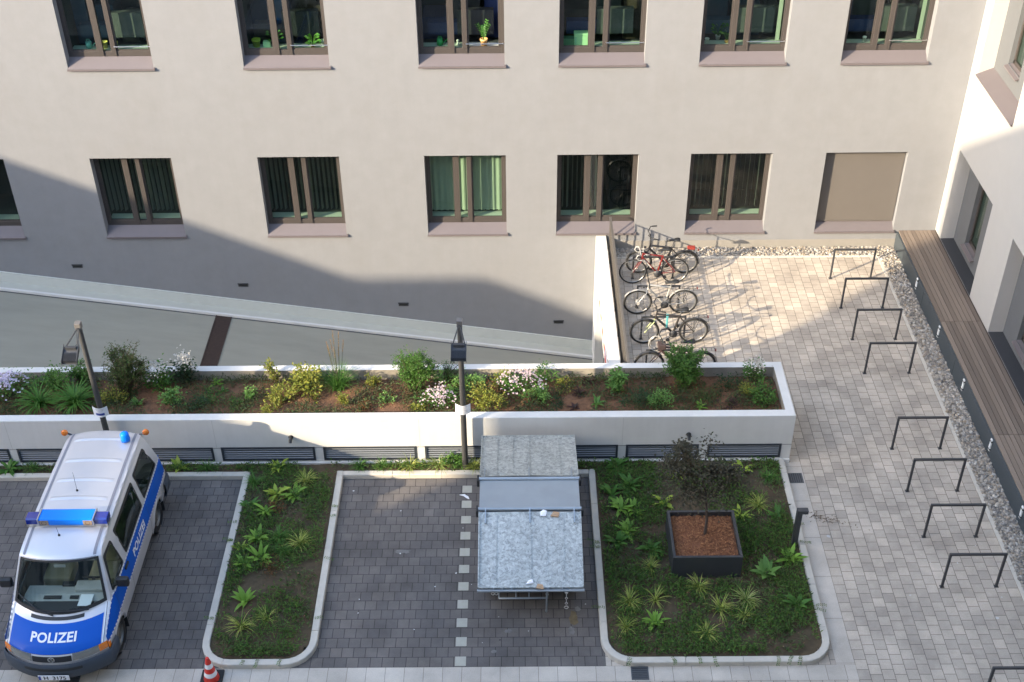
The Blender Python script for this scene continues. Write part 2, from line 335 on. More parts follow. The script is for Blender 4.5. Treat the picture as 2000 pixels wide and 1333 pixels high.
# soil of the beds
def soilgrid(name, inside, x0, x1, y0, y1, z, mat, st=.11, amp=.03):
    mb = MB(); nx, ny = int((x1-x0)/st), int((y1-y0)/st); vs = []
    for j in range(ny+1):
        for i in range(nx+1):
            x, y = x0+(x1-x0)*i/nx, y0+(y1-y0)*j/ny
            vs.append((x, y, z+amp*noise.noise(Vector((x*2.2,y*2.2,1.3)))+amp*.6*noise.noise(Vector((x*7,y*7,4)))))
    fs = []
    for j in range(ny):
        for i in range(nx):
            cx, cy = x0+(x1-x0)*(i+.5)/nx, y0+(y1-y0)*(j+.5)/ny
            if inside(cx, cy): fs.append((j*(nx+1)+i, j*(nx+1)+i+1, (j+1)*(nx+1)+i+1, (j+1)*(nx+1)+i))
    mb.add(vs, fs, 0, True); return mb.build(name, mat, fix=False)
def rr(x, y, x0, x1, y0, r=.45):
    if not (x0 < x < x1 and y > y0): return False
    for cx in (x0+r, x1-r):
        if y < y0+r and ((cx == x0+r and x < cx) or (cx == x1-r and x > cx)): return (x-cx)**2+(y-y0-r)**2 < r*r
    return True
inL = lambda x, y: rr(x, y, -5.46, -3.66, -13.24) and y < -8.5
inR = lambda x, y: rr(x, y, 1.54, 5.35, -13.24) and y < -8.5
inS = lambda x, y: y > -8.52 and -20 < x < 5.36
def incov(x, y): return inbed(x-.07, y) and inbed(x+.07, y) and inbed(x, y-.07) and inbed(x, y+.07)
def inbed(x, y): return -13.28 < y < -8.17 and (inL(x, y) or inR(x, y) or inS(x, y))
tag(soilgrid('bed_soil', inbed, -20, 5.4, -13.28, -8.165, .075, SOILG), kind='structure')
# ------------------------------------------------------------------ office building facade (plane Y = 0)
WX = [-14.54,-10.43,-6.32,-2.24,1.02,4.29,7.59]; WW = 2.0
bld = thing('office_building', 'long grey plastered office block with two rows of dark framed windows above the ramp', 'building')
D = .23
def grid_wall(mb, us, vs, holes, P, mi=0):
    us, vs = sorted(set(us)), sorted(set(vs))
    for a, b in zip(us, us[1:]):
        for c, d in zip(vs, vs[1:]):
            if any(h[0]-1e-6 <= a and b <= h[1]+1e-6 and h[2]-1e-6 <= c and d <= h[3]+1e-6 for h in holes): continue
            mb.quad(P(a,c,0), P(b,c,0), P(b,d,0), P(a,d,0), mi)
holes = []
for x in WX:
    holes.append((x, x+WW, .48, 2.72)); holes.append((x, x+WW, 5.08, 7.34))
    holes.append((x, x+WW, 9.68, 11.94))
m = MB(); PF = lambda u, v, d: (u, d, v)
grid_wall(m, [-30, 10.67]+[h[i] for h in holes for i in (0,1)], [-4.6, 16]+[h[i] for h in holes for i in (2,3)], holes, PF)
for h in holes:
    m.quad(PF(h[0],h[2]-.0,0), PF(h[0],h[3],0), PF(h[0],h[3],D+.06), PF(h[0],h[2],D+.06))
    m.quad(PF(h[1],h[2],0), PF(h[1],h[3],0), PF(h[1],h[3],D+.06), PF(h[1],h[2],D+.06))
    m.quad(PF(h[0],h[3],0), PF(h[1],h[3],0), PF(h[1],h[3],D+.06), PF(h[0],h[3],D+.06))
    m.quad(PF(h[0],h[2],0.01), PF(h[1],h[2],0.01), PF(h[1],h[2],D+.06), PF(h[0],h[2],D+.06))
m.quad((-30,0,16),(10.67,0,16),(10.67,14,16),(-30,14,16)); m.quad((-30,0,-4.6),(-30,14,-4.6),(-30,14,16),(-30,0,16)); m.quad((-30,14,-4.6),(10.67,14,-4.6),(10.67,14,16),(-30,14,16))
m.quad((10.67,0,-4.6),(10.67,14,-4.6),(10.67,14,16),(10.67,0,16))
m.build('wall', PLASTER, bld, fix=False)
m = MB(); m.box(2.30, 9.72, -.012, 0.0, -.1, .235); m.build('plinth', PLINTH2, bld)
for i, x in enumerate((-11.39,-7.17,-3.0,1.12)):
    z = (-.42,-1.05,-1.71,-2.32)[i]; m = MB()
    m.box(x-.13, x+.13, -.012, -.002, z-.045, z+.045); m.box(x-.105, x+.105, -.014, -.012, z-.02, z+.03, 1); m.box(x-.14, x+.14, -.03, 0, z+.045, z+.06)
    m.build('wall_light', [DARKM, BLACKP], bld)
FURN = [pm('cupboard_pale', (.10,.11,.11), .6), pm('shelf_brown', (.05,.038,.028), .7), pm('chair_blue', (.03,.05,.16), .7), pm('screen_grey', (.03,.033,.036), .4), pm('folder_blue', (.05,.09,.15), .6)]
def window(xl, zb, zt, kind, upper):
    x, X = xl, xl+WW; zs = zb+.20       # frame foot; sill slopes from here to the outer edge
    w = MB()
    def fr(a, b, c, d, y0=D, y1=D+.07): w.bevbox(a, b, y0, y1, c, d, .006)
    fr(x, x+.075, zs, zt); fr(X-.075, X, zs, zt); fr(x+.075, X-.075, zt-.07, zt); fr(x+.075, X-.075, zs, zs+.13)
    m1, m2 = x+.36*WW, x+.51*WW
    for a in (m1, m2): fr(a, a+.115, zs+.13, zt-.07, D-.01)
    for a in (m1+.09, m2+.09): w.box(a, a+.025, D-.025, D-.01, zs+.02, zt-.07)   # dark shadow gap bars
    # sash lines
    for a, b in ((x+.075, m1), (m2+.115, X-.075)):
        for q in ((a, a+.04), (b-.04, b)): w.box(q[0], q[1], D+.012, D+.05, zs+.13, zt-.07)
        w.box(a+.04, b-.04, D+.012, D+.05, zs+.13, zs+.165)
    win = w.build('window', FRAME, bld)
    s = MB(); f0, f1 = x-.012, X+.035
    s.add([(x,D,zs),(X,D,zs),(X,-.03,zb),(x,-.03,zb),(x,D,zs-.02),(X,D,zs-.02),(X,-.03,zb-.02),(x,-.03,zb-.02)], [(0,1,2,3),(4,5,6,7),(3,2,6,7)])
    s.box(f0, f1, -.055, -.03, zb-.045, zb+.002); s.box(X+.002, f1, -.03, 0, zb-.03, zb+.022)
    s.build('sill', SILL, win)
    if kind == 'shutter':
        q = MB(); n = 1
        q.box(x+.025, X-.01, D-.06, D-.045, zs+.005, zt); q.box(x+.025, X-.01, D-.07, D-.035, zs+.0, zs+.03)
        q.build('roller_shutter', SHUTTER, win); 
        for xa_, xb_ in ((x, x+.025), (X-.01, X)): q = MB(); q.box(xa_, xb_, D-.09, D, zs, zt); q.build('guide_rail', DARKM, win)
        return win
    p = MB(); opened = kind == 'open'
    for a, b in ((x+.115, m1-.04), (m1+.115, m2), (m2+.155, X-.115)):
        if opened and a > m2: continue
        p.quad((a,D+.03,zs+.15),(b,D+.03,zs+.15),(b,D+.03,zt-.07),(a,D+.03,zt-.07))
    p.build('pane', GLASS, win)
    if opened:
        q = MB(); q.box(X-.14, X-.10, D+.05, D+.55, zs+.14, zt-.08); q.box(X-.10, X-.09, D+.1, D+.5, zs+.2, zt-.14, 1)
        q.build('open_sash', [FRAME, ROOM], win)
    # room behind
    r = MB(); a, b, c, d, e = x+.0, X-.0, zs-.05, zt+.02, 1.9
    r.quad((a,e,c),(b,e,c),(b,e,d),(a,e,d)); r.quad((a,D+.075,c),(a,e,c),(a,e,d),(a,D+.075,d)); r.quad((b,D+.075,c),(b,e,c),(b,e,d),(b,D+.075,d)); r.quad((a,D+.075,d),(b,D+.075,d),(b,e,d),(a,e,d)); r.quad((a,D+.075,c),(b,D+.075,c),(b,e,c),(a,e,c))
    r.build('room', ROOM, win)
    q = MB(); q.box(x+.05, X-.05, D+.08, D+.36, zs+.05, zs+.125); q.build('inner_sill', SILLIN, win)
    rnd = random.Random(int(xl*100)+int(zb*10))
    if upper:   # furniture seen dimly through the glass
        q = MB(); u = x+.05
        while u < X-.3:
            wd = rnd.uniform(.3,.75); q.box(u, min(u+wd, X-.04), rnd.uniform(.95,1.3), 1.85, zs, zs+rnd.uniform(.5,1.9), rnd.randint(0,4)); u += wd+rnd.uniform(.02,.15)
        q.box(x+.2, x+1.3, .75, 1.0, zs+.25, zs+.55, rnd.randint(0,4)); q.box(x+.9, X-.25, .62, .8, zs+.3, zs+.9, rnd.choice((0,3)))
        q.build('furniture', FURN, win)
    if kind in ('blind', 'blind_half', 'curtain', 'one_slat', 'drape'):
        q = MB(); zb_ = zs+.19; yy = D+.42
        if kind == 'curtain':
            n = 60
            vs = []; 
            for i in range(n+1):
                xx = x+.08+(WW-.16)*i/n; o = .018*math.sin(i*1.3)+.01*math.sin(i*3.1); vs += [(xx, yy-.12+o, zb_), (xx, yy-.12+o, zt-.02)]
            q.add(vs, [(2*i, 2*i+1, 2*i+3, 2*i+2) for i in range(n)], 0, True); q.build('curtain', CURTAIN, win)
        elif kind == 'one_slat':
            for xx, t in ((X-.2, .35),): q.box(xx, xx+.09, yy-.2, yy-.19, zb_-.02, zt-.02)
            q.build('blind_slat', CURTAIN, win)
        elif kind == 'drape':
            n = 30; vs = []
            for i in range(n+1):
                xx = x+.05+.75*i/n; o = .03*math.sin(i*1.1); vs += [(xx, yy+o, zb_), (xx, yy+o, zt-.02)]
            q.add(vs, [(2*i, 2*i+1, 2*i+3, 2*i+2) for i in range(n)], 0, True); q.build('curtain', BLIND, win)
        else:
            xx = x+.06; half = m2 if kind == 'blind_half' else x
            while xx < X-.1:
                ang = R(68+rnd.uniform(-6, 6)) if not (kind == 'blind_half' and xx > half) else R(84+rnd.uniform(-3, 3))
                dx, dy = .060*math.cos(ang), .060*math.sin(ang)
                q.add([(xx-dx,yy-dy,zb_),(xx+dx,yy+dy,zb_),(xx+dx,yy+dy,zt-.02),(xx-dx,yy-dy,zt-.02)], [(0,1,2,3)])
                xx += .118
            q.build('vertical_blind', BLIND, win)
    if upper:
        q = MB(); zr = zs+.25
        q.tube([(m2+.09,D-.035,zr),(X-.02,D-.035,zr)], .011, 8)
        for xx in (m2+.09, X-.03): q.tube([(xx,D-.035,zr),(xx,D+.02,zr)], .016, 8)
        q.build('guard_bar', STEEL, win)
    return win
for x, k in zip(WX, ('drape','blind','blind','curtain','blind_half','blind_half','shutter')): window(x, .48, 2.72, k, False)
for x, k in zip(WX, ('dark','dark','dark','open','dark','one_slat','one_slat')): window(x, 5.08, 7.34, k, True)
for x in WX: window(x, 9.68, 11.94, 'dark', True)
# ------------------------------------------------------------------ things on the upper window sills
ZS = 5.08+.20+.126
YS = D+.22
LEAFG = island('houseplant_leaf', [(.05,.16,.03),(.10,.26,.05),(.03,.10,.025)], .4, .25)
LEAFY = island('houseplant_bright_leaf', [(.22,.42,.08),(.10,.28,.06),(.30,.5,.10)], .4, .3)
def pmc(n, c, r=.45): return pm(n, c, r, .05, 6)
POTY, POTO, POTW, GREENP, TEALP, MINT, POTR, LIME = (pmc('yellow_pot', (.75,.65,.18)), pmc('terracotta_pot', (.72,.42,.16)), pmc('white_pot', (.8,.8,.77)), pmc('green_can', (.03,.32,.10)), pmc('teal_can', (.16,.42,.40)),
    pmc('mint_box', (.50,.80,.48)), pmc('red_pot', (.35,.04,.05)), pmc('lime_pot', (.40,.48,.05)))
def watering_can(name, x, mat, label, s=1):
    t = thing(name, label, 'watering can', (x, YS, ZS)); b = MB(); b.lathe([(0,0),(.075*s,0),(.07*s,.15*s),(.055*s,.15*s),(.06*s,.02),(0,.02)], seg=18); b.build('body', mat, t)
    b = MB(); b.tube([(.065*s,0,.04*s),(.14*s,0,.10*s),(.20*s,0,.17*s),(.25*s,0,.17*s)], [.013*s,.011*s,.008*s,.012*s], 8); b.build('spout', mat, t)
    b = MB(); b.tube([(-.06*s,0,.13*s),(-.03*s,0,.21*s),(.03*s,0,.21*s),(.06*s,0,.14*s)], .008*s, 8); b.build('handle', mat, t)
def pot(name, x, mat, label, r=.07, h=.13, leaf=None, kind=None, cat='pot', seed=1, y=YS):
    t = thing(name, label, cat, (x, y, ZS)); b = MB(); b.lathe([(0,0),(r*.75,0),(r*.95,h*.8),(r*1.05,h*.8),(r*1.08,h),(r*.92,h),(r*.86,h*.85),(0,h*.85)], seg=20); b.build('pot', mat, t)
    if not leaf: return
    b = MB(); rnd = random.Random(seed)
    if kind == 'fern':
        for i in range(9):
            az = rnd.uniform(0, 6.28); lean = rnd.uniform(.1, .65); L = rnd.uniform(.28, .45); pts = []
            for k in range(9):
                s = k/8; pts.append(Vector((math.cos(az)*lean*L*s*(.4+.6*s), math.sin(az)*lean*L*s*(.4+.6*s)*.5, h*.85+L*s)))
            b.tube(pts, [.007-.0005*k for k in range(9)], 5)
            for k in range(2, 9):
                for sd_ in (-1, 1):
                    d = Vector((-math.sin(az), math.cos(az), 0))*sd_+Vector((0, 0, .5)); leafq(b, pts[k], d, Vector((0, -1, .3)), .075, .03)
    else:
        for i in range(kind or 14):
            az = rnd.uniform(0, 6.28); q = Vector((math.cos(az)*rnd.uniform(.03, .15), math.sin(az)*.07, h+rnd.uniform(.03, .26))); b.tube([(0,0,h*.85), q*.6+Vector((0,0,h*.4)), q], .004, 4, False)
            leafq(b, q, Vector((math.cos(az), -.3, .3)), Vector((0, -.6, 1)), .10, .075)
    b.build('foliage', leaf, t)
def leafq(mb, p, d, up, L, W, mi=0, curl=.15):
    d = Vector(d).normalized(); s = d.cross(Vector(up))
    s = s.normalized() if s.length > 1e-5 else d.orthogonal().normalized()
    n = s.cross(d); p = Vector(p); a = p+d*L*.45+n*L*curl*.4; e = p+d*L-n*L*curl*.6
    mb.add([p, a+s*W*.5, e, a-s*W*.5], [(0,1,2,3)], mi)
watering_can('watering_can', -9.98, TEALP, 'pale teal watering can behind the leftmost upper window')
pot('flower_pot', -9.62, POTY, 'yellow flower pot behind the leftmost upper window', .085, .15)
pot('flower_pot', -9.36, POTY, 'second yellow pot seen through the narrow middle pane of the leftmost upper window', .06, .15)
pot('flower_pot', -6.05, LIME, 'lime green pot in the left pane of the second upper window', .10, .18)
t = thing('storage_box', 'pale green open box beside the lime pot on the sill', 'box', (-5.80, YS, ZS)); b = MB(); b.box(-.085,.085,-.06,.06,0,.13); b.build('body', MINT, t)
pot('potted_plant', -5.60, POTR, 'red pot with a small dark plant in the second upper window', .06, .11, LEAFG, 10, 'plant', 3)
pot('potted_plant', -4.72, POTO, 'round leaved bright green houseplant in the open sash of the second upper window', .05, .07, LEAFY, 20, 'plant', 5, D+.13)
pot('flower_pot', -4.48, POTW, 'white pot at the right end of the second upper window sill', .065, .15)
watering_can('watering_can', -1.75, GREENP, 'bright green watering can behind the third upper window')
t = thing('figurine', 'small pale round figurine in the narrow pane of the third upper window', 'ornament', (-1.33, YS, ZS)); b = MB(); b.lathe([(0,0),(.035,0),(.03,.05),(.018,.065),(.035,.09),(.03,.12),(0,.135)], seg=14); b.build('body', POTW, t)
pot('potted_plant', -.72, POTO, 'fern in an orange pot on the open third upper window', .085, .19, LEAFG, 'fern', 'plant', 8, D+.12)
t = thing('storage_box', 'pale mint box with a lid behind the fourth upper window', 'box', (1.55, YS, ZS)); b = MB(); b.bevbox(-.16,.16,-.1,.1,0,.24,.012); 
for k in range(7): b.box(-.15,-.11,-.103,-.1,.03+k*.027,.04+k*.027,1)
b.build('body', [MINT, TEALP], t); b = MB(); b.bevbox(-.168,.168,-.105,.105,.24,.29,.012); b.build('lid', MINT, t)
t = thing('storage_box', 'low dark green crate left of the mint box', 'box', (1.26, YS, ZS)); b = MB(); b.bevbox(-.13,.13,-.1,.1,0,.16,.01); b.build('body', pmc('crate_green', (.12,.25,.15)), t)
pot('potted_plant', 4.78, POTW, 'leafy houseplant in a white pot behind the fifth upper window', .06, .1, LEAFG, 22, 'plant', 11, YS+.2)
pot('flower_pot', 4.50, POTW, 'small white pot at the left end of the fifth upper window sill', .05, .11)
pot('potted_plant', 4.96, POTO, 'little cactus in a clay pot right of the leafy houseplant', .05, .06, LEAFY, 5, 'plant', 12)
pot('flower_pot', 8.18, POTW, 'pale cup standing behind the rightmost upper window', .045, .12)
# ------------------------------------------------------------------ right building (plane X = 10.67)
rb = thing('corner_building', 'white plastered building on the right with deep grey window recesses above the bench', 'building')
XR = 10.67; RD = .34
PR = lambda u, v, d: (XR+d, u, v)
rh = []
for k in range(7):
    y1 = -.44-k*3.97; y0 = y1-2.55
    for z0, z1 in ((.50,3.0),(4.97,7.4),(9.55,12.0)): rh.append((y0, y1, z0, z1))
m = MB(); grid_wall(m, [-28.1, 0]+[h[i] for h in rh for i in (0,1)], [-.3, 16]+[h[i] for h in rh for i in (2,3)], rh, PR)
m.quad((XR,-28.1,16),(XR,0,16),(24,0,16),(24,-28.1,16)); m.quad((XR,-28.1,-.3),(24,-28.1,-.3),(24,-28.1,16),(XR,-28.1,16)); m.quad((24,-28.1,-.3),(24,0,-.3),(24,0,16),(24,-28.1,16))
for h in rh:
    for u in (h[0], h[1]): m.quad(PR(u,h[2],0), PR(u,h[3],0), PR(u,h[3],RD), PR(u,h[2],RD))
    m.quad(PR(h[0],h[3],0), PR(h[1],h[3],0), PR(h[1],h[3],RD), PR(h[0],h[3],RD)); m.quad(PR(h[0],h[2],.0), PR(h[1],h[2],.0), PR(h[1],h[2],RD), PR(h[0],h[2],RD))
m.build('wall', WHITEPL, rb, fix=False)
for (y0, y1, z0, z1) in rh:
    m = MB(); iy1 = y1-.74; iy0 = iy1-.74; iz0 = z0+(.34 if z0 < 1 else .60); iz1 = z1-.0
    grid_wall(m, [y0, y1, iy0, iy1], [z0, z1, iz0], [(iy0, iy1, iz0, z1)], lambda u, v, d: PR(u, v, RD-.002))
    for u in (iy0, iy1): m.quad(PR(u,iz0,RD-.002), PR(u,z1,RD-.002), PR(u,z1,RD+.15), PR(u,iz0,RD+.15))
    rec = m.build('recess_panel', PANELGR, rb, fix=False)
    m = MB(); m.box(XR+RD+.10, XR+RD+.15, iy0, iy0+.06, iz0, z1); m.box(XR+RD+.10, XR+RD+.15, iy1-.06, iy1, iz0, z1); m.box(XR+RD+.10, XR+RD+.15, iy0, iy1, iz0, iz0+.09); m.box(XR+RD+.10, XR+RD+.15, iy0, iy1, z1-.07, z1)
    wf = m.build('window', FRAME, rb)
    m = MB(); m.quad((XR+RD+.125,iy0,iz0),(XR+RD+.125,iy1,iz0),(XR+RD+.125,iy1,z1),(XR+RD+.125,iy0,z1)); m.build('pane', GLASS, wf)
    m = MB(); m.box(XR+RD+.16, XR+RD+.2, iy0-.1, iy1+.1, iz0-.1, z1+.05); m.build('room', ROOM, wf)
    m = MB(); m.add([(XR+RD+.14,iy0-.02,iz0+.02),(XR+RD+.14,iy1+.02,iz0+.02),(XR+RD-.09,iy1+.02,iz0-.05),(XR+RD-.09,iy0-.02,iz0-.05),(XR+RD+.14,iy0-.02,iz0),(XR+RD+.14,iy1+.02,iz0),(XR+RD-.09,iy1+.02,iz0-.085),(XR+RD-.09,iy0-.02,iz0-.085)], [(0,1,2,3),(4,5,6,7),(0,4,7,3),(1,2,6,5),(2,3,7,6)]); m.build('sill', SILL, wf)
    m = MB()
    if z0 < 1: m.box(XR+.004, XR+RD-.004, y0+.003, y1-.003, .495, .515); m.build('ledge', DARKM, rec)
    else: m.add([(XR+RD-.003,y0,z0+.16),(XR+RD-.003,y1,z0+.16),(XR-.05,y1+.01,z0+.0),(XR-.05,y0-.01,z0+.0),(XR-.05,y1+.01,z0-.03),(XR-.05,y0-.01,z0-.03),(XR,y1+.01,z0-.03),(XR,y0-.01,z0-.03)], [(0,1,2,3),(3,2,4,5),(5,4,6,7)]); m.build('ledge', SILL, rec)
# ------------------------------------------------------------------ long wooden bench along the right building
bn = thing('wooden_bench', 'long slatted wooden bench with a dark metal front below the white building', 'bench', (9.69, -.02, 0))
m = MB(); nsl = 9; W0, W1 = .04, .96; sw = (W1-W0)/nsl
rnd = random.Random(4)
for i in range(nsl):
    y = 0.0
    k = 0
    while y > -16:
        L = 3.95 if (k or i % 2 == 0) else 3.95
        m.bevbox(W0+i*sw+.006, W0+(i+1)*sw-.006, y-L+.006, y-.004, .455, .495, .005); y -= L; k += 1
m.build('seat', WOOD, bn, fix=False)
m = MB(); m.box(.06, .94, -16, -.0, .0, .44, 0); m.box(.0, .06, -16, 0, .0, .452, 0)
for k in range(6): m.box(-.004, .0, -2.66*k-2.66, -2.66*k-2.655, .0, .44, 1)
m.build('base', [BENCHM, BLACKP], bn)
for k in range(7):
    m = MB(); y = -2.13-1.955*k; m.bevbox(-.028, -.001, y-.035, y+.035, .16, .46, .006)
    for zz in (.21,.41): m.box(-.034, -.0, y-.055, y+.055, zz-.012, zz+.012, 1)
    m.build('bench_light', [WHITEE, DARKM], bn)
m = MB(); m.box(.965, .979, -16, 0, .40, .50); m.build('back_rail', pm('dark_wood_rail', (.06,.045,.035), .8), bn)
# ------------------------------------------------------------------ parapet and railing above the ramp end
pw = thing('parapet_wall', 'white concrete parapet over the dark end of the ramp beside the bicycles', 'wall', (2.04, 0, 0))
m = MB(); m.box(0, .25, -6.4, 0, -.55, .40); m.box(0, .25, -.95, 0, -4.2, -.55); m.box(0, .25, -6.4, -6.2, -4.2, -.55); m.build('wall', CONC, pw)
m = MB(); m.box(-.012, -.001, -6.1, -1.75, -.30, .02, 0)
m.box(-.016, -.012, -6.08, -1.77, -.28, -.25, 1); m.box(-.016, -.012, -6.08, -1.77, -.03, .0, 1)
for k in range(7): m.box(-.017, -.012, -2.1-k*.58-.28, -2.1-k*.58, -.2, -.08, 1)
m.build('height_sign', [PAPER, pmc('sign_red', (.62,.10,.05))], pw)
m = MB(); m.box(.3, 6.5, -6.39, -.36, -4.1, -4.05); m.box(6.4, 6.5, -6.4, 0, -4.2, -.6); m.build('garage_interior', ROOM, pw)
rl = thing('railing', 'dark steel flat bar railing beside the white parapet', 'railing', (2.38, 0, 0))
m = MB(); m.bevbox(-.03, .03, -6.35, -.08, .985, 1.0, .004); m.build('top_rail', DARKM, rl)
RAILM = pm('railing_steel', (.11,.10,.09), .5, .1, 6)
rl.children[0].data.materials[0] = RAILM
m = MB(); m.box(-.02, .02, -6.35, -.08, .075, .087); m.build('bottom_rail', RAILM, rl)
m = MB()
for k in range(49):
    y = -.16-k*.128
    m.box(-.02, .02, y-.004, y+.004, .087, .985)
m.build('balusters', RAILM, rl)
for k in range(6):
    y = -.69-k*1.03; m = MB(); m.box(-.03, .03, y-.007, y+.007, .0, .985); m.box(-.075, .02, y-.035, y+.035, .0, .012); m.build('post', RAILM, rl)
# ------------------------------------------------------------------ raised planter
PX0, PX1, PY0, PY1, PZ = -26.0, 5.56, -8.16, -6.40, 1.25
pl = thing('raised_planter', 'long white concrete raised planter with dark louvred vents along its foot', 'planter', (0, 0, 0))
tw, tb = .185, .185
m = MB()
VW = 1.83; vents = [(-12.27+ (i-1)*2.085, -12.27+(i-1)*2.085+1.83) for i in range(1, 8)]
vents = [(-18.52,-16.70),(-16.43,-14.61),(-14.35,-12.52),(-12.25,-10.36),(-10.20,-8.30),(-8.13,-6.20),(-6.04,-4.13),(-3.96,-2.06),(-1.89,.02),(.17,2.04),(2.20,3.68),(3.86,5.36)]
hs = [(a, b, .15, .51) for a, b in vents]
PFp = lambda u, v, d: (u, PY0+d, v)
grid_wall(m, [PX0, PX1]+[h[i] for h in hs for i in (0,1)], [-.05, PZ-.012]+[h[i] for h in hs for i in (2,3)], hs, PFp)
for h in hs:
    for u in (h[0], h[1]): m.quad(PFp(u,h[2],0), PFp(u,h[3],0), PFp(u,h[3],.15), PFp(u,h[2],.15))
    for v in (h[2], h[3]): m.quad(PFp(h[0],v,0), PFp(h[1],v,0), PFp(h[1],v,.15), PFp(h[0],v,.15))
c = .012
# top rim, inner faces, end and back
m.quad((PX0,PY0,PZ-c),(PX1,PY0,PZ-c),(PX1-c,PY0+c,PZ),(PX0,PY0+c,PZ)); m.quad((PX0,PY0+c,PZ),(PX1-c,PY0+c,PZ),(PX1-tw,PY0+tw,PZ),(PX0,PY0+tw,PZ))
m.quad((PX1,PY0,PZ-c),(PX1,PY1,PZ-c),(PX1-c,PY1-c,PZ),(PX1-c,PY0+c,PZ)); m.quad((PX1-c,PY0+c,PZ),(PX1-c,PY1-c,PZ),(PX1-tw,PY1-tb,PZ),(PX1-tw,PY0+tw,PZ))
m.quad((PX0,PY1,PZ-c),(PX1,PY1,PZ-c),(PX1-c,PY1-c,PZ),(PX0,PY1-c,PZ)); m.quad((PX0,PY1-c,PZ),(PX1-c,PY1-c,PZ),(PX1-tw,PY1-tb,PZ),(PX0,PY1-tb,PZ))
m.quad((PX1,PY0,-.05),(PX1,PY1,-.05),(PX1,PY1,PZ-c),(PX1,PY0,PZ-c)); m.quad((PX0,PY1,-5),(2.04,PY1,-5),(2.04,PY1,PZ-c),(PX0,PY1,PZ-c)); m.quad((2.04,PY1,-.05),(PX1,PY1,-.05),(PX1,PY1,PZ-c),(2.04,PY1,PZ-c))
m.build('wall', CONC, pl, fix=False)
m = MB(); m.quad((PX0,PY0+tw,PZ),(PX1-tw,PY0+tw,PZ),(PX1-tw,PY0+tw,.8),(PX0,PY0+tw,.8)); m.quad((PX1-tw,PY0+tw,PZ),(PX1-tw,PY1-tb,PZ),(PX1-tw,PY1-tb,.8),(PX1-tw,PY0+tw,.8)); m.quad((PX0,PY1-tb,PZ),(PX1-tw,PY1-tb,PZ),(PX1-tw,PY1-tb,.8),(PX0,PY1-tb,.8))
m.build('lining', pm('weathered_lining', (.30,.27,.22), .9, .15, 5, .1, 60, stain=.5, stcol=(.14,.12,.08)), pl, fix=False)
m = MB(); m.box(PX0, PX1+.004, PY0-.035, PY0-.0, -.03, .105); m.build('plinth', CONC, pl)
m = MB()
for a, b in zip([PX0]+[v[1] for v in vents], [v[0] for v in vents]+[PX1]): m.box(a, b, PY0-.003, PY0+.004, .485, .493)
for x in (-18.1,-14.2,-10.28,-6.12,-1.98,2.12): m.box(x-.003, x+.003, PY0-.002, PY0+.004, .51, PZ-.02, 1)
m.build('joint', [BLACKP, pm('hairline_joint', (.42,.41,.38), .9)], pl)
SLATM = pm('slat_grey', (.17,.185,.20), .5, .08, 6)
for a, b in vents:
    m = MB(); y = PY0
    m.box(a, b, y-.012, y+.03, .475, .51); m.box(a, b, y-.012, y+.03, .15, .18); m.box(a, a+.045, y-.012, y+.03, .18, .475); m.box(b-.045, b, y-.012, y+.03, .18, .475)
    v = m.build('vent', LOUV, pl)
    m = MB()
    for k in range(5):
        z = .205+k*.058; m.add([(a+.045,y-.002,z),(b-.045,y-.002,z),(b-.045,y+.02,z+.016),(a+.045,y+.02,z+.016),(a+.045,y-.002,z-.004),(b-.045,y-.002,z-.004)], [(0,1,2,3),(0,1,5,4)])
    m.build('slats', SLATM, v); m = MB(); m.quad((a,y+.05,.15),(b,y+.05,.15),(b,y+.05,.51),(a,y+.05,.51)); m.build('backing', BLACKP, v)
for x in (-4.58, 3.45):
    m = MB(); m.tube([(x,PY0,.78),(x,PY0-.09,.765)], .032, 12); m.tube([(x,PY0-.085,.77),(x,PY0-.135,.73)], [.034,.03], 12); m.lathe([(0,-.012),(.05,-.012),(.05,0)], (x,PY0,.78), 'Y', 14); m.build('spout', BLACKP, pl)
sg = MB(); vs = []; nx, ny = 260, 16
for j in range(ny+1):
    for i in range(nx+1):
        x, y = -20+(PX1-tw+20)*i/nx, PY0+tw+(PY1-tb-PY0-tw)*j/ny; ed = min(1, min(j, ny-j)/2.5)
        vs.append((x, y, 1.0+.05*ed+.05*noise.noise(Vector((x*1.8,y*1.8,0)))+.03*noise.noise(Vector((x*6,y*6,3)))))
sg.add(vs, [(j*(nx+1)+i, j*(nx+1)+i+1, (j+1)*(nx+1)+i+1, (j+1)*(nx+1)+i) for j in range(ny) for i in range(nx)], 0, True); sg.build('soil', SOIL, pl, fix=False)
# ------------------------------------------------------------------ bike hoops
def hoop():
    t = thing('bike_stand', 'x', 'bike stand', (0,0,0)); w, h = 1.035, .862; b = MB()
    b.bar((0,0,h-.02),(w,0,h-.02), .04, .04); b.build('top_bar', DARKM, t)
    for x in (.02, w-.02):
        b = MB(); b.bar((x,0,0),(x,0,h-.04), .04, .04); b.box(x-.04, x+.04, -.035, .035, 0, .006); b.build('leg', DARKM, t)
    return t
HL = ['flat topped steel bike stand at the back nearest the gravel and the shuttered window','second steel bike stand from the back wall on the right paving','third steel bike stand from the back wall on the right paving','fourth bike stand, last before the wide gap in the row','bike stand just in front of the wide gap in the row',
      'bike stand two in front of the wide gap in the row','steel bike stand level with the bollard light','foremost complete bike stand on the right paving','bike stand cut off by the bottom right corner']
h0 = hoop()
for i, k in enumerate((0,1,2,3,5,6,7,8,10)):
    t = h0 if i == 0 else copy_tree(h0); t.location = (7.753, -1.445-1.2652*k, 0); tag(t, HL[i], 'bike stand', 'bike stands along the gravel strip')
HB = ['bike stand under the black bicycle at the back','bike stand under the silver bicycle','bike stand holding the dark bicycle with the green frame neck','bike stand behind the planter beside the bicycle with white cables']
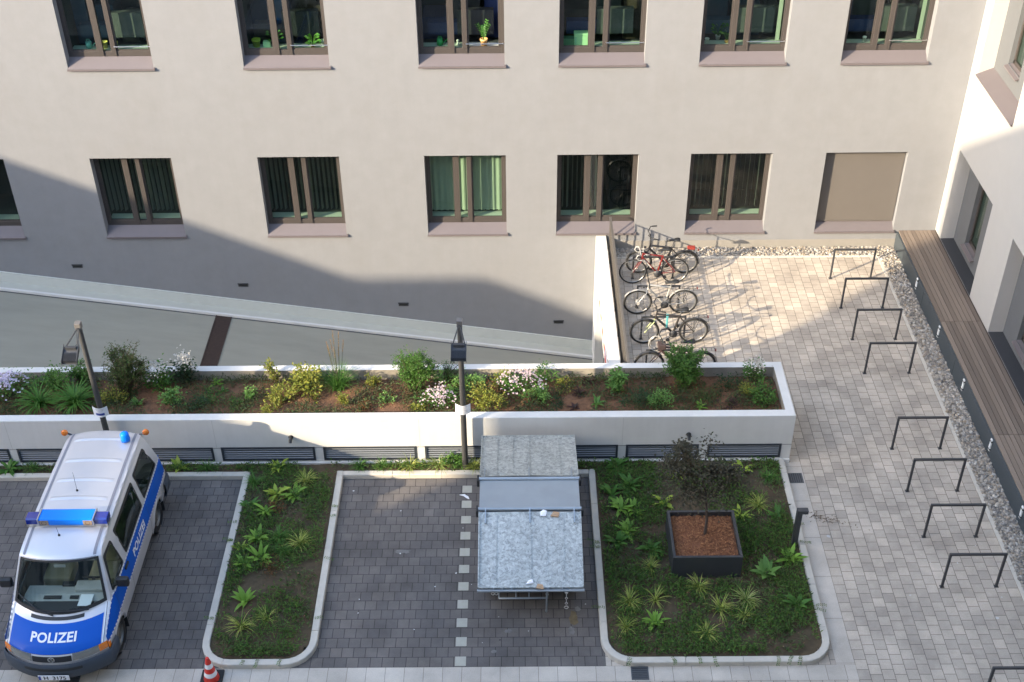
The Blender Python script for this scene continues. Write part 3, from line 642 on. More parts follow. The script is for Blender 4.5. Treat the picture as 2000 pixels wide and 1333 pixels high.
for i in range(4):
    t = copy_tree(h0); t.location = (2.86, -1.38-1.255*i, 0); t.scale = (1, 1, .74); tag(t, HB[i], 'bike stand', 'bike stands under the parked bicycles')
# ------------------------------------------------------------------ lamp posts with floodlights and notices
def lamp_post(x, label, side):
    t = thing('lamp_post', label, 'lamp post', (x, -8.33, 0))
    b = MB(); b.tube([(0,0,-.05),(0,0,3.72)], [.062,.050], 14); b.lathe([(.062,0),(.085,.0),(.085,.05),(.062,.06)], seg=14); b.build('pole', POLEM, t)
    b = MB(); b.bevbox(-.055,.055,-.07,.055,3.66,3.80,.008); b.build('pole_cap', pm('cap_grey', (.14,.13,.12), .6, .1, 8), t)
    A = Vector((0,-.06,3.70)); L = Vector((-.115,-.56,3.62)); Q = Vector((.115,-.56,3.62))
    b = MB(); b.bar(A+Vector((-.015,0,0)), L, .022, .022); b.bar(A+Vector((.015,0,0)), Q, .022, .022); b.tube([A+Vector((0,-.02,.02)), (.03,-.25,3.72), (.06,-.42,3.60), (.05,-.55,3.63)], .006, 6); b.build('bracket', POLEM, t)
    b = MB(); n = Vector((0,-.55,-.83)).normalized()
    y0, z0 = -.55, 3.64; dy, dz = -.24, -.155
    b.prism([(y0,z0),(y0+dy,z0+dz),(y0+dy-.015,z0+dz-.055),(y0-.015,z0-.06)], 'X', -.135, .135)
    for k in range(13):
        xx = -.125+k*.0208; b.prism([(y0+dy*.45,z0+dz*.45+.028),(y0+dy-.025,z0+dz+.028),(y0+dy-.03,z0+dz-.02),(y0+dy*.5,z0+dz*.5)], 'X', xx-.003, xx+.003)
    for s in (-1, 1): b.prism([(y0+.03,z0+.045),(y0+dy-.04,z0+dz+.035),(y0+dy-.05,z0+dz-.06),(y0+.01,z0-.06)], 'X', s*.138-.004, s*.138+.004)
    b.box(-.1,.1,y0-.07,y0-.01,z0-.015,z0+.03)
    h = b.build('lamp_head', DARKM, t); return t
lamp_post(-8.20, 'lamp post with a hanging floodlight behind the police van', 0)
lamp_post(-1.07, 'lamp post with a hanging floodlight left of the refuse container', 1)
INK = pmc('notice_ink', (.30,.31,.34)); BLUEI = pmc('notice_blue', (.03,.06,.30))
for x, lab, blue in ((-8.20, 'white paper notice with a blue block tied to the lamp post behind the van', True), (-1.07, 'plain white paper notice tied to the lamp post beside the container', False)):
    b = MB(); n = 12; vs = []
    for k in range(n+1):
        s = -1+2*k/n; vs += [(x+.148*s, -8.33-.064-.012*math.cos(s*3)+.035*s*s, 1.66-.125+.02*s*s), (x+.148*s, -8.33-.064-.012*math.cos(s*3)+.035*s*s-.004, 1.66+.105+.02*s*s)]
    b.add(vs, [(2*i, 2*i+1, 2*i+3, 2*i+2) for i in range(n)], 0, True)
    def line(z, a, c, hh, mi):
        k = 8; q = []
        for i in range(k+1):
            s = a+(c-a)*i/k; yy = -8.33-.064-.012*math.cos(s*3)+.035*s*s-.006; q += [(x+.148*s, yy, z), (x+.148*s, yy, z+hh)]
        b.add(q, [(2*i, 2*i+1, 2*i+3, 2*i+2) for i in range(k)], mi, True)
    for i, z in enumerate((1.735,1.705,1.675)): line(z, -.55+.1*i, .6-.12*i, .008, 1)
    if blue: line(1.585, -.6, .55, .055, 2)
    else:
        line(1.64, -.7, .6, .01, 1); line(1.61, -.6, .7, .008, 1); line(1.58, -.65, .3, .008, 1)
    tag(b.build('paper_notice', [PAPER, INK, BLUEI]), lab, 'notice')
# ------------------------------------------------------------------ galvanised refuse container
ct = thing('refuse_container', 'large galvanised steel refuse container with two sloping lids in the parking bay', 'container', (.21, 0, 0))
hw = .915
FL, FZ, H1, Z1, H2, Z2, RL, RZ = -12.38, .96, -10.95, 1.45, -10.12, 1.42, -8.42, .98
b = MB(); b.prism([(-11.75,.16),(-9.15,.16),(-8.62,.9),(H2,Z2-.05),(H1,Z1-.06),(-12.25,.86)], 'X', -hw+.05, hw-.05)
for yy in (-11.5,-10.5,-9.5): b.box(-hw+.02, -hw+.05, yy-.04, yy+.04, .25, 1.0); b.box(hw-.05, hw-.02, yy-.04, yy+.04, .25, 1.0)
b.build('body', GALV2, ct)
for s in (-1, 1):
    for yy in (-11.5,-9.4):
        b = MB(); b.bevbox(s*.72-.05, s*.72+.05, yy-.1, yy+.1, .0, .17, .01); b.build('foot', DARKM, ct)
def lid(name, y0, z0, y1, z1, seed):
    b = MB(); n = 34; vs = []; dn = .022
    th = Vector((0, y1-y0, z1-z0)).normalized(); nz = Vector((0, -th.z, th.y)); nz = nz if nz.z > 0 else -nz
    nx, ny = 24, 16
    for j in range(ny+1):
        for i in range(nx+1):
            u = -hw+2*hw*i/nx; p = Vector((u, y0+(y1-y0)*j/ny, z0+(z1-z0)*j/ny))
            p += nz*(.010*noise.noise(Vector((u*2.2, p.y*2.2, seed)))+.010*math.cos(u*2.2)); vs.append(p)
    b.add(vs, [(j*(nx+1)+i, j*(nx+1)+i+1, (j+1)*(nx+1)+i+1, (j+1)*(nx+1)+i) for j in range(ny) for i in range(nx)], 0, True)
    P = lambda u, t, h: Vector((u, y0+(y1-y0)*t, z0+(z1-z0)*t))+nz*h
    for u in (-.6,-.3,.3,.6): b.bar(P(u,.04,.010), P(u,.93,.012), .012, .008, nz)
    b.bar(P(0,.02,.019), P(0,.97,.019), .035, .012, nz)
    for u in (-hw, hw): b.bar(P(u,0,.0), P(u,1,.0), .02, .05, nz)
    b.bar(P(-hw,1,-.01), P(hw,1,-.01), .03, .05, nz)
    o = b.build(name, GALV, ct, fix=False)
    return o, P, nz
l1, P1, n1 = lid('front_lid', H1-.07, Z1-.01, FL, FZ, 2.2)
l2, P2, n2 = lid('rear_lid', H2+.08, Z2-.01, RL, RZ, 7.7)
b = MB(); b.box(-hw-.02, hw+.02, FL-.075, FL-.055, FZ-.05, FZ-.015); b.box(-hw-.02, hw+.02, FL-.075, FL-.0, FZ-.05, FZ-.043)
for u in (-.65,-.33,-.5,.55,.30): b.box(u-.008, u+.008, FL-.06, FL, FZ-.045, FZ+.005)
b.build('lid_lip', GALV2, ct)
b = MB(); b.prism([(H1+.04,Z1-.05),(H2-.04,Z2-.05),(H2-.04,Z2-.01),(H1+.04,Z1-.01)], 'X', -hw, hw); b.build('centre_plate', pm('plain_galvanised', (.33,.365,.385), .45, .06, 2.5, metal=.4, stain=.25), ct)
for nm, yy, zz in (('front_hinge', H1, Z1), ('rear_hinge', H2, Z2)):
    b = MB(); b.tube([(-hw-.02,yy,zz),(hw+.02,yy,zz)], .038, 12)
    sgn = -1 if nm == 'front_hinge' else 1
    for u in (-.83 if sgn > 0 else -.80, 0, .80): 
        P = P1 if sgn < 0 else P2; b.bar((u,yy,zz+.035), P(u,.16,.03), .022, .03, (0,0,1))
    h = b.build(nm, GALV2, ct)
    b = MB()
    for s in (-1, 1): b.bevbox(s*(hw+.035)-.02, s*(hw+.035)+.02, yy-.09, yy+.07, zz-.12, zz+.035, .01)
    b.build('bracket', BLACKP, h)
b = MB()
for x0, x1, z, y in ((-.56,.30,.62,-12.33),): b.tube([(x0,y+.2,z),(x0,y,z),(x1,y,z),(x1,y+.2,z)], .018, 8)
for u in (-.56,-.26,-.03): b.tube([(u,-12.16,.88),(u,-12.33,.62)], .010, 6)
b.tube([(.28,-12.40,.90),(.28,-12.36,.3),(.28,-12.2,.16)], .016, 8)
b.build('handle_rail', GALV2, ct)
b = MB()
for k in range(5): b.ring((.62,-12.47-.01*k,.90-.055*k), (1,0,0) if k % 2 else (0,1,0), .022, .006, 12, 5)
b.ring((.62,-12.53,.60), (0,1,0), .034, .008, 14, 5)
for s in (-1, 1): b.bar((.62+.07*s,-12.42,.93), (.62,-12.46,.88), .02, .01)
b.build('chain', STEEL, ct)
b = MB(); b.ring((-.66,-12.44,.86),(0,1,0),.03,.008,12,5); b.ring((-.60,-12.44,.86),(0,1,0),.03,.008,12,5); b.build('padlock_ring', STEEL, ct)
# scraps of rubbish
def scrap(name, lab, cat, pts, mat, z):
    b = MB(); cx = sum(p[0] for p in pts)/len(pts); cy = sum(p[1] for p in pts)/len(pts); rnd = random.Random(len(lab))
    tp = [(x, y, z(x, y)+rnd.uniform(.006,.02)) for x, y in pts]; bt = [(x, y, z(x, y)+.001) for x, y in pts]; n = len(pts)
    b.add(tp+[(cx,cy,z(cx,cy)+.028)]+bt, [(i,(i+1)%n,n) for i in range(n)]+[(i,(i+1)%n,n+1+(i+1)%n,n+1+i) for i in range(n)])
    tag(b.build(name, mat), lab, cat)
b = MB(); rnd = random.Random(8)
for (sx, sy, rx, ry, mi) in ((.98,-12.25,.10,.17,0),(1.06,-12.05,.05,.06,1),(.93,-12.55,.06,.12,1),(-.2,-12.55,.07,.05,1),(-2.2,-10.6,.16,.05,1),(-.45,-13.0,.05,.04,1)):
    n = 18; pts = [(sx+rx*math.cos(6.283*k/n)*rnd.uniform(.6,1.25), sy+ry*math.sin(6.283*k/n)*rnd.uniform(.6,1.25), .0045) for k in range(n)]; b.add(pts, [tuple(range(n))], mi)
tag(b.build('paving_stain', [pm('rusty_spill', (.14,.105,.055), .7, .3, 12), pm('pale_scuff', (.165,.155,.145), .9, .3, 14)], fix=False), kind='stuff')
lidz = lambda y: (Z1-.01)+(FZ-Z1+.01)*((y-(H1-.07))/(FL-(H1-.07)))+.02
GUT = lambda x, y: lidz(y)+.004
CARD = pmc('cardboard', (.42,.27,.15))
scrap('paper_scrap', 'crumpled white paper by the front hinge of the refuse container', 'litter', [(.40,-11.12),(.50,-11.12),(.52,-11.03),(.45,-11.0),(.39,-11.05)], PAPER, GUT)
scrap('cardboard_scrap', 'brown cardboard scrap by the front hinge of the refuse container', 'litter', [(.58,-11.12),(.72,-11.14),(.75,-11.06),(.64,-11.04)], CARD, GUT)
scrap('paper_scrap', 'white paper scrap on the front edge of the refuse container lid', 'litter', [(.12,-12.36),(.26,-12.33),(.24,-12.27),(.17,-12.29)], PAPER, GUT)
scrap('dry_leaf', 'brown leaf hanging on the front edge of the refuse container', 'leaf', [(.30,-12.42),(.44,-12.44),(.42,-12.36),(.33,-12.35)], CARD, GUT)
scrap('paper_napkin', 'white paper strip lying beside the marker stones in the empty bay', 'litter', [(-1.17,-9.07),(-1.07,-9.05),(-.99,-9.13),(-.97,-9.19),(-1.03,-9.16),(-1.09,-9.10)], PAPER, lambda x, y: .004)
# ------------------------------------------------------------------ black tree box with the dark tree
bx = thing('planter_box', 'square black metal planter box in the middle of the right bed', 'planter', (3.46, -10.76, 0))
b = MB(); o, i_, hz = .635, .585, .60
for (x0,x1,y0,y1) in ((-o,o,-.61,-.56),(-o,o,.56,.61),(-o,-i_,-.56,.56),(i_,o,-.56,.56)): b.box(x0,x1,y0,y1,.0,hz)
b.build('box', DARKM, bx)
b = MB(); n = 22; vs = []
for j in range(n+1):
    for i in range(n+1):
        x, y = -i_+2*i_*i/n, -.56+1.12*j/n; vs.append((x, y, .49+.05*math.exp(-(x*x+y*y)*6)+.02*noise.noise(Vector((x*5,y*5,1)))+.012*noise.noise(Vector((x*16,y*16,1)))))
b.add(vs, [(j*(n+1)+i, j*(n+1)+i+1, (j+1)*(n+1)+i+1, (j+1)*(n+1)+i) for j in range(n) for i in range(n)], 0, True); b.build('soil', SOILR, bx, fix=False)
b = MB(); rnd = random.Random(6)
for q in range(1500):
    x, y = rnd.uniform(-.57,.57), rnd.uniform(-.55,.55); s = rnd.uniform(.02,.045); a = rnd.uniform(0,3.1); zz = .5+.05*math.exp(-(x*x+y*y)*6)+.02*noise.noise(Vector((x*5,y*5,1)))+rnd.uniform(0,.015)
    dx, dy = math.cos(a)*s, math.sin(a)*s; b.add([(x-dx,y-dy,zz),(x+dy*.3,y-dx*.3,zz+.004),(x+dx,y+dy,zz+rnd.uniform(0,.012)),(x-dy*.3,y+dx*.3,zz)], [(0,1,2,3)])
tag(b.build('bark_chips', island('red_bark_chip', [(.21,.09,.042),(.32,.15,.07),(.10,.042,.022),(.26,.11,.05)], .9, 0), bx, fix=False), kind='stuff')
BARK = pm('bark', (.075,.055,.042), .9, .3, 20, .5, 40)
DLEAF = island('dark_tree_leaf', [(.060,.056,.034),(.075,.066,.040),(.045,.042,.028),(.085,.07,.042),(.055,.068,.032)], .6, .25)
tr = thing('small_tree', 'young dark leaved tree growing out of the black planter box', 'tree', (3.48, -10.72, .50))
rnd = random.Random(21)
b = MB(); lf = MB()
trunk = [Vector((0,0,-.05)),Vector((.01,.01,.4)),Vector((-.03,.04,.8)),Vector((-.08,.1,1.15)),Vector((-.2,.18,1.5))]
b.tube(trunk, [.030,.026,.022,.018,.012], 8)
ends = []
for k in range(20):
    s = trunk[2].lerp(trunk[4], rnd.random()); az = rnd.uniform(0, 6.28); L = rnd.uniform(.3, .75)
    e = s+Vector((math.cos(az)*L, math.sin(az)*L*.7, rnd.uniform(.0, .42))); mid = s.lerp(e, .5)+Vector((0,0,.1)); b.tube([s, mid, e], [.010,.007,.003], 5, False); ends += [mid, e]
top = Vector((-.52,.15,1.78)); b.tube([trunk[4], (-.38,.2,1.62), top, (-.52,.12,2.12)], [.011,.009,.006,.003], 5, False)
for c, n, r in [(top, 430, .26), (top+Vector((-.02,0,.30)), 260, .12), (top+Vector((-.16,.05,-.14)), 210, .19), (top+Vector((.18,0,-.14)), 210, .20), (Vector((.06,.1,1.62)), 260, .15), (Vector((.34,.1,1.52)), 260, .15)]+[(e, 46, .20) for e in ends]:
    for i in range(n):
        q = c+Vector((rnd.gauss(0, r*.6), rnd.gauss(0, r*.6), rnd.gauss(0, r*.5)))
        d = Vector((rnd.uniform(-1, 1), rnd.uniform(-1, 1), rnd.uniform(-.5, .5))); leafq(lf, q, d, (rnd.uniform(-.4,.4), rnd.uniform(-.4,.4), 1), rnd.uniform(.045,.075), rnd.uniform(.03,.048))
b.build('trunk', BARK, tr); lf.build('crown', DLEAF, tr, fix=False)
# ------------------------------------------------------------------ bollard light, cone, grates
bl = thing('bollard_light', 'dark square bollard light with a short angled head at the edge of the right bed', 'bollard', (5.22, -10.59, 0))
b = MB(); b.bevbox(-.05,.05,-.05,.05,0,1.02,.006); b.build('post', DARKM, bl)
b = MB(); b.bevbox(.05,.155,-.05,.05,.95,1.02,.006); b.bevbox(-.05,.155,-.05,.05,1.02,1.032,.004); b.build('lamp_head', DARKM, bl)
CR = pm('cone_red', (.62,.035,.02), .5, .06, 8); CW = pm('cone_white', (.78,.77,.74), .5, .05, 8)
cn = thing('traffic_cone', 'red and white striped traffic cone standing on a dark base beside the van', 'cone', (-5.27, -13.57, 0))
b = MB(); b.bevbox(-.19,.19,-.19,.19,0,.05,.02); b.build('base', RUBBER, cn)
prof = lambda z: .135-(.135-.03)*(z/.52)
b = MB(); prev = 0
for i, (z0, z1) in enumerate(((0,.12),(.12,.21),(.21,.31),(.31,.40),(.40,.53))):
    b.lathe([(prof(z0),z0+.045),(prof(z1),z1+.045)], seg=24, mi=i % 2)
b.lathe([(prof(.53),.575),(.018,.58),(0,.58)], seg=24); b.build('cone', [CR, CW], cn, fix=False)
def grate(x, y, sx, sy, label, along):
    b = MB(); b.box(x-sx/2, x+sx/2, y-sy/2, y-sy/2+.02, -.02, .008); b.box(x-sx/2, x+sx/2, y+sy/2-.02, y+sy/2, -.02, .008); b.box(x-sx/2, x-sx/2+.02, y-sy/2, y+sy/2, -.02, .007); b.box(x+sx/2-.02, x+sx/2, y-sy/2, y+sy/2, -.02, .007)
    n = 7
    for k in range(n):
        if along == 'x': yy = y-sy/2+sy*(k+.5)/n; b.box(x-sx/2, x+sx/2, yy-.010, yy+.010, -.02, .006)
        else: xx = x-sx/2+sx*(k+.5)/n; b.box(xx-.012, xx+.012, y-sy/2, y+sy/2, -.02, .006)
    b.box(x-sx/2, x+sx/2, y-sy/2, y+sy/2, -.02, .0025, 1)
    tag(b.build('drain_grate', [GRATE, BLACKP]), label, 'drain grate')
grate(5.615, -8.64, .30, .29, 'iron drain grate in the slab strip near the planter corner', 'y')
grate(2.07, -13.49, .30, .28, 'iron drain grate in the slab path below the right bed', 'x')
grate(-7.72, -13.50, .34, .29, 'iron drain grate in the slab path under the front of the van', 'x')
# ------------------------------------------------------------------ bicycles
CHROME = pm('bike_metal', (.5,.5,.48), .3, .05, 10, metal=.9)
TYRE = RUBBER
def paint(n, c, metal=0): return pm(n, c, .35, .05, 8, metal=metal, coat=.4)
def bicycle(label, x, y, rz, wb, frame_mat, fork_mat, Rw=.34, tyre=.019, bar='flat', rack=True, fenders=True, step=False, fat=False, saddle_h=.95, rim=None, lean=0, reach=0, rear=None, extras=None, seed=0):
    t = thing('bicycle', label, 'bicycle', (x, y, 0), rz, 'bicycles parked along the railing'); t.rotation_euler = (lean, 0, rz)
    rim = rim or CHROME; rnd = random.Random(seed)
    F, B_ = Vector((0,0,Rw)), Vector((wb,0,Rw))
    for nm, c in (('wheel', F), ('wheel', B_)):
        b = MB(); b.ring(c, (0,1,0), Rw-tyre, tyre, 36, 7); wh = b.build(nm, TYRE, t, fix=False)
        b = MB(); b.ring(c, (0,1,0), Rw-tyre*2-.006, .011, 36, 6); b.build('rim', rim, wh, fix=False)
        b = MB(); b.tube([c+Vector((0,-.05,0)), c+Vector((0,.05,0))], .022, 8)
        for k in range(28):
            a = 2*math.pi*k/28; s = .03 if k % 2 else -.03; h = c+Vector((.02*math.cos(a+.9*(1 if k % 4 < 2 else -1)), s, .02*math.sin(a+.9*(1 if k % 4 < 2 else -1)))); b.tube([h, c+Vector((math.cos(a)*(Rw-.045), 0, math.sin(a)*(Rw-.045)))], .0016, 3, False)
        b.build('spokes', CHROME, wh, fix=False)
    bb = Vector((wb*.585,0,.29)); st = Vector((wb*.70,0,.79)); ht = Vector((wb*.235,0,.86)); hb = Vector((wb*.20,0,.70))
    r1 = .025 if fat else .020
    b = MB(); b.tube([ht+Vector((-.005,0,.02)), hb], .020, 8)
    if step: b.tube([hb.lerp(ht,.6), hb.lerp(bb,.5)+Vector((0,0,-.02)), bb+Vector((.09,0,.13))], r1, 8); b.tube([hb, bb], r1, 8)
    else: b.tube([ht+Vector((0,0,-.03)), st+Vector((0,0,-.03))], r1, 8); b.tube([hb+Vector((.01,0,.04)), bb], r1*1.2, 8)
    b.tube([bb, st], r1, 8)
    for s in (-1, 1):
        b.tube([bb+Vector((.03,.03*s,0)), B_+Vector((0,.055*s,0))], .010, 6); b.tube([st+Vector((-.005,.012*s,-.06)), B_+Vector((0,.055*s,0))], .009, 6)
    b.build('frame', frame_mat, t, fix=False)
    b = MB(); b.tube([hb, hb+Vector((-.012,0,-.04))], .018, 8)
    for s in (-1, 1): b.tube([hb+Vector((-.012,.0,-.03)), hb+Vector((-.02,.05*s,-.06)), F+Vector((.0,.052*s,0))], [.013,.013,.009], 6)
    b.build('fork', fork_mat, t, fix=False)
    # cockpit
    top = Vector((wb*.235-.03,0,saddle_h+.05+reach)); b = MB(); b.tube([ht, top], .013, 6)
    if bar == 'drop':
        top = ht+Vector((-.09,0,.05)); b.tube([ht+Vector((0,0,.03)), top], .014, 6)
        for s in (-1, 1): b.tube([top, top+Vector((0,.2*s,0)), top+Vector((-.08,.21*s,0)), top+Vector((-.11,.21*s,-.07)), top+Vector((-.05,.21*s,-.14)), top+Vector((.03,.21*s,-.14))], .014, 7)
    elif bar == 'swept':
        for s in (-1, 1): b.tube([top, top+Vector((-.05,.1*s,.04)), top+Vector((.02,.26*s,.06)), top+Vector((.16,.30*s,.05))], .011, 7)
    else:
        b.tube([top+Vector((0,-.31,.02)), top+Vector((0,-.1,0)), top+Vector((0,.1,0)), top+Vector((0,.31,.02))], .011, 7)
        for s in (-1, 1): b.tube([top+Vector((0,.2*s,.012)), top+Vector((-.09,.27*s,-.02))], .006, 5)
    hbq = b.build('handlebar', extras.get('bar_mat', BLACKP) if extras else BLACKP, t, fix=False)
    b = MB()
    if bar != 'drop':
        for s in (-1, 1):
            e = top+(Vector((.06,.28*s,.055)) if bar == 'swept' else Vector((0,.2*s,.01))); f = top+(Vector((.18,.305*s,.05)) if bar == 'swept' else Vector((0,.33*s,.02))); b.tube([e, f], .017, 8)
        b.build('grips', BLACKP, hbq, fix=False)
    # saddle
    sp = Vector((st.x+.03,0,saddle_h)); b = MB(); b.tube([st, sp], .013, 6); b.build('seat_post', CHROME, t, fix=False)
    b = MB(); prof = [(-.17,.012,.0),(-.10,.025,.012),(0,.045,.018),(.06,.075,.03),(.12,.075,.034),(.15,.05,.025)]; vs = []
    for (px, hw_, z) in prof:
        for k in range(10):
            a = 2*math.pi*k/10; vs.append(sp+Vector((px, hw_*math.cos(a), z+(.022 if math.sin(a) > 0 else .04)*math.sin(a))))
    b.add(vs, [(i*10+k, i*10+(k+1) % 10, (i+1)*10+(k+1) % 10, (i+1)*10+k) for i in range(5) for k in range(10)]+[tuple(range(10)), tuple(range(50,60))], 0, True); b.build('saddle', BLACKP, t)
    # drive
    b = MB(); b.lathe([(.0,-.004),(.095,-.004),(.095,.004),(0,.004)], bb+Vector((0,-.05,0)), 'Y', 20); b.build('chainring', DARKM, t)
    a = rnd.uniform(0, 3)
    for s in (-1, 1):
        b = MB(); q = bb+Vector((.17*math.cos(a)*s, .075*s, .17*math.sin(a)*s)); b.tube([bb+Vector((0,.07*s,0)), q], .010, 6); b.bevbox(q.x-.045, q.x+.045, q.y+(.01 if s > 0 else -.09), q.y+(.09 if s > 0 else -.01), q.z-.012, q.z+.012, .005)
        b.build('pedal', BLACKP, t)
    b = MB()
    for zz in (.085,-.085): b.tube([bb+Vector((0,-.05,zz)), B_+Vector((0,-.05,zz*.45))], .004, 4)
    b.build('chain', DARKM, t)
    if fenders:
        for c, a0, a1 in ((F, 15, 165) if step else (F, 40, 150), (B_, -10, 160)):
            b = MB(); n = 18; vs = []
            for i in range(n+1):
                a = R(a0+(a1-a0)*i/n)
                for o, rr_ in ((-.028,.0),(0,.014),(.028,.0)): vs.append(c+Vector((math.cos(a)*(Rw+.012+rr_), o, math.sin(a)*(Rw+.012+rr_))))
            b.add(vs, [(i*3+k, i*3+k+1, (i+1)*3+k+1, (i+1)*3+k) for i in range(n) for k in range(2)], 0, True); b.build('mudguard', extras.get('fender', DARKM) if extras else DARKM, t, fix=False)
    if rack:
        b = MB(); z = Rw*2+.06
        for s in (-1, 1): b.tube([st+Vector((.02,.04*s,-.06)), (wb-.12,.06*s,z), (wb+.27,.06*s,z), (wb+.29,0,z)], .006, 5); b.tube([(wb+.12,.06*s,z), B_+Vector((0,.06*s,.01))], .005, 5); b.tube([(wb+.0,.06*s,z), B_+Vector((0,.06*s,.01))], .005, 5)
        for k in range(3): b.tube([(wb-.05+.13*k,-.06,z),(wb-.05+.13*k,.06,z)], .005, 5)
        b.build('rack', DARKM, t, fix=False)
        b = MB(); b.bevbox(wb+.29, wb+.315, -.03, .03, z-.04, z+.0, .008); b.build('rear_light', pmc('rear_red', (.22,.015,.012), .3), t)
    if bar != 'drop':
        b = MB(); b.tube([hb+Vector((-.06,0,.08)), hb+Vector((-.12,0,.08))], [.022,.034], 10); b.build('headlight', DARKM, t)
    return t, dict(F=F, B=B_, bb=bb, st=st, ht=ht, hb=hb, top=top, sp=sp)
BLK = paint('black_paint', (.015,.015,.017)); RED = paint('red_paint', (.17,.014,.012)); SILV = paint('silver_paint', (.42,.41,.38), .2); ANTH = paint('anthracite_paint', (.035,.03,.028)); LIMEF = paint('lime_fork', (.45,.50,.22)); DBR = paint('dark_plum_paint', (.055,.03,.03)); WHT = paint('white_paint', (.42,.41,.38))
bk1, J = bicycle('black city bicycle with a red crate on its rack, at the back by the gravel', 3.04, -1.13, R(-1.5), 1.14, BLK, BLK, Rw=.335, tyre=.027, bar='swept', saddle_h=.98, fat=True, reach=.12, extras={}, seed=1, lean=R(2))
b = MB(); b.bevbox(1.17, 1.36, -.06, .06, .74, .80, .015); b.build('crate', pmc('crate_red', (.24,.035,.025)), bk1)
bk2, J = bicycle('red racing bicycle with drop handlebars in front of the black bicycle', 2.86, -1.60, R(1), 1.03, RED, RED, Rw=.345, tyre=.018, bar='drop', rack=False, fenders=False, saddle_h=.93, extras={'bar_mat': WHT}, seed=2, lean=R(-3))
b = MB(); b.bar(J['hb'].lerp(J['bb'],.12)+Vector((0,-.022,.03)), J['hb'].lerp(J['bb'],.6)+Vector((0,-.022,.0)), .004, .03); b.bar(J['ht'].lerp(J['st'],.08)+Vector((0,-.018,-.03)), J['ht'].lerp(J['st'],.3)+Vector((0,-.018,-.03)), .004, .026); b.build('frame_band', WHT, bk2)
bk3, J = bicycle('silver bicycle with pale spoke reflectors, middle of the parked row', 2.87, -2.90, R(.5), 1.08, SILV, SILV, Rw=.345, tyre=.024, bar='flat', saddle_h=.90, fat=True, extras={'fender': SILV}, seed=3)
b = MB()
for k in range(9):
    a = 2*math.pi*(k+.3)/9; 
    for q in (-.018,.018):
        b.tube([J['F']+Vector((math.cos(a)*.15-math.sin(a)*q,-.012,math.sin(a)*.15+math.cos(a)*q)), J['F']+Vector((math.cos(a)*.27-math.sin(a)*q,-.012,math.sin(a)*.27+math.cos(a)*q))], .0045, 5)
b.tube([J['F']+Vector((0,-.06,0)), J['F']+Vector((0,.06,0))], .045, 10)
b.build('spoke_reflectors', WHT, bk3)
bk4, J = bicycle('dark bicycle with a lime fork and turquoise lock hanging from its frame', 2.93, -4.07, R(1), 1.13, ANTH, LIMEF, Rw=.345, tyre=.025, bar='swept', saddle_h=.93, fat=True, reach=.06, extras={}, seed=4)
b = MB(); q = J['ht'].lerp(J['st'],.45); b.bevbox(q.x-.022,q.x+.022,-.04,.02,q.z-.36,q.z-.04,.008); b.ring((q.x,-.01,q.z-.03),(0,1,0),.035,.008,14,5); b.build('lock', pmc('turquoise_lock', (.10,.36,.38)), bk4)
bk5, J = bicycle('dark plum bicycle with white lock cables looped over its handlebar, nearest the planter', 2.93, -5.30, R(0), 1.14, DBR, DBR, Rw=.345, tyre=.025, bar='swept', saddle_h=.95, step=False, fat=True, reach=.05, extras={}, seed=5)
b = MB()
for s_, o in ((1,0),(.8,.05)):
    pts = [J['top']+Vector((-.02+.16*s_*math.cos(a)-.1, .02+o, -.14+.20*s_*math.sin(a))) for a in [R(d) for d in range(0, 361, 20)]]; b.tube(pts, .009, 6, False)
b.build('lock_cable', WHT, bk5)
b = MB(); b.bevbox(J['top'].x-.08, J['top'].x+.1, -.09,.09, .80, .93, .02); b.build('front_bag', pmc('bag_brown', (.045,.03,.03), .8), bk5)
# ------------------------------------------------------------------ police van (front towards -Y)
SILVER = pm('van_silver', (.62,.605,.61), .36, .03, 2.5, metal=.35, coat=.6, stain=.25, stcol=(.50,.485,.47))
VBLUE = pm('van_blue', (.001,.085,.44), .5, .03, 3, coat=.08, spec=.2)
GREYB = pm('van_bumper_grey', (.045,.057,.075), .55, .08, 5)
VGLASS = glass('van_glass', (.80,.88,.84), (1,1,1), 1.6)
DGLASS = glass('van_rear_glass', (.45,.55,.52), (1,1,1), 1.55)
LETTER = pm('reflective_white', (.80,.80,.80), .5, .03, 8)
LAMPB = pm('beacon_blue', (.0,.20,.85), .4, .03, 5, coat=.15, spec=.25); LAMPD = pm('beacon_dark_blue', (.006,.022,.22), .15, .05, 5, coat=.8)
AMBER = pm('amber_lens', (.75,.20,.02), .25, .08, 12, coat=.5); CLEAR = pm('headlight_lens', (.26,.26,.24), .12, .15, 9, metal=.5, coat=.8)
SEAT = pm('seat_beige', (.40,.36,.24), .9, .1, 8); CAB = pm('cab_dark', (.10,.105,.10), .85, .2, 6); DASHB = pm('dashboard_grey', (.36,.37,.36), .7, .1, 8)
van = thing('police_van', 'silver and blue police van with roof light bar parked in the left bay', 'van', (-7.815, -11.38, 0))
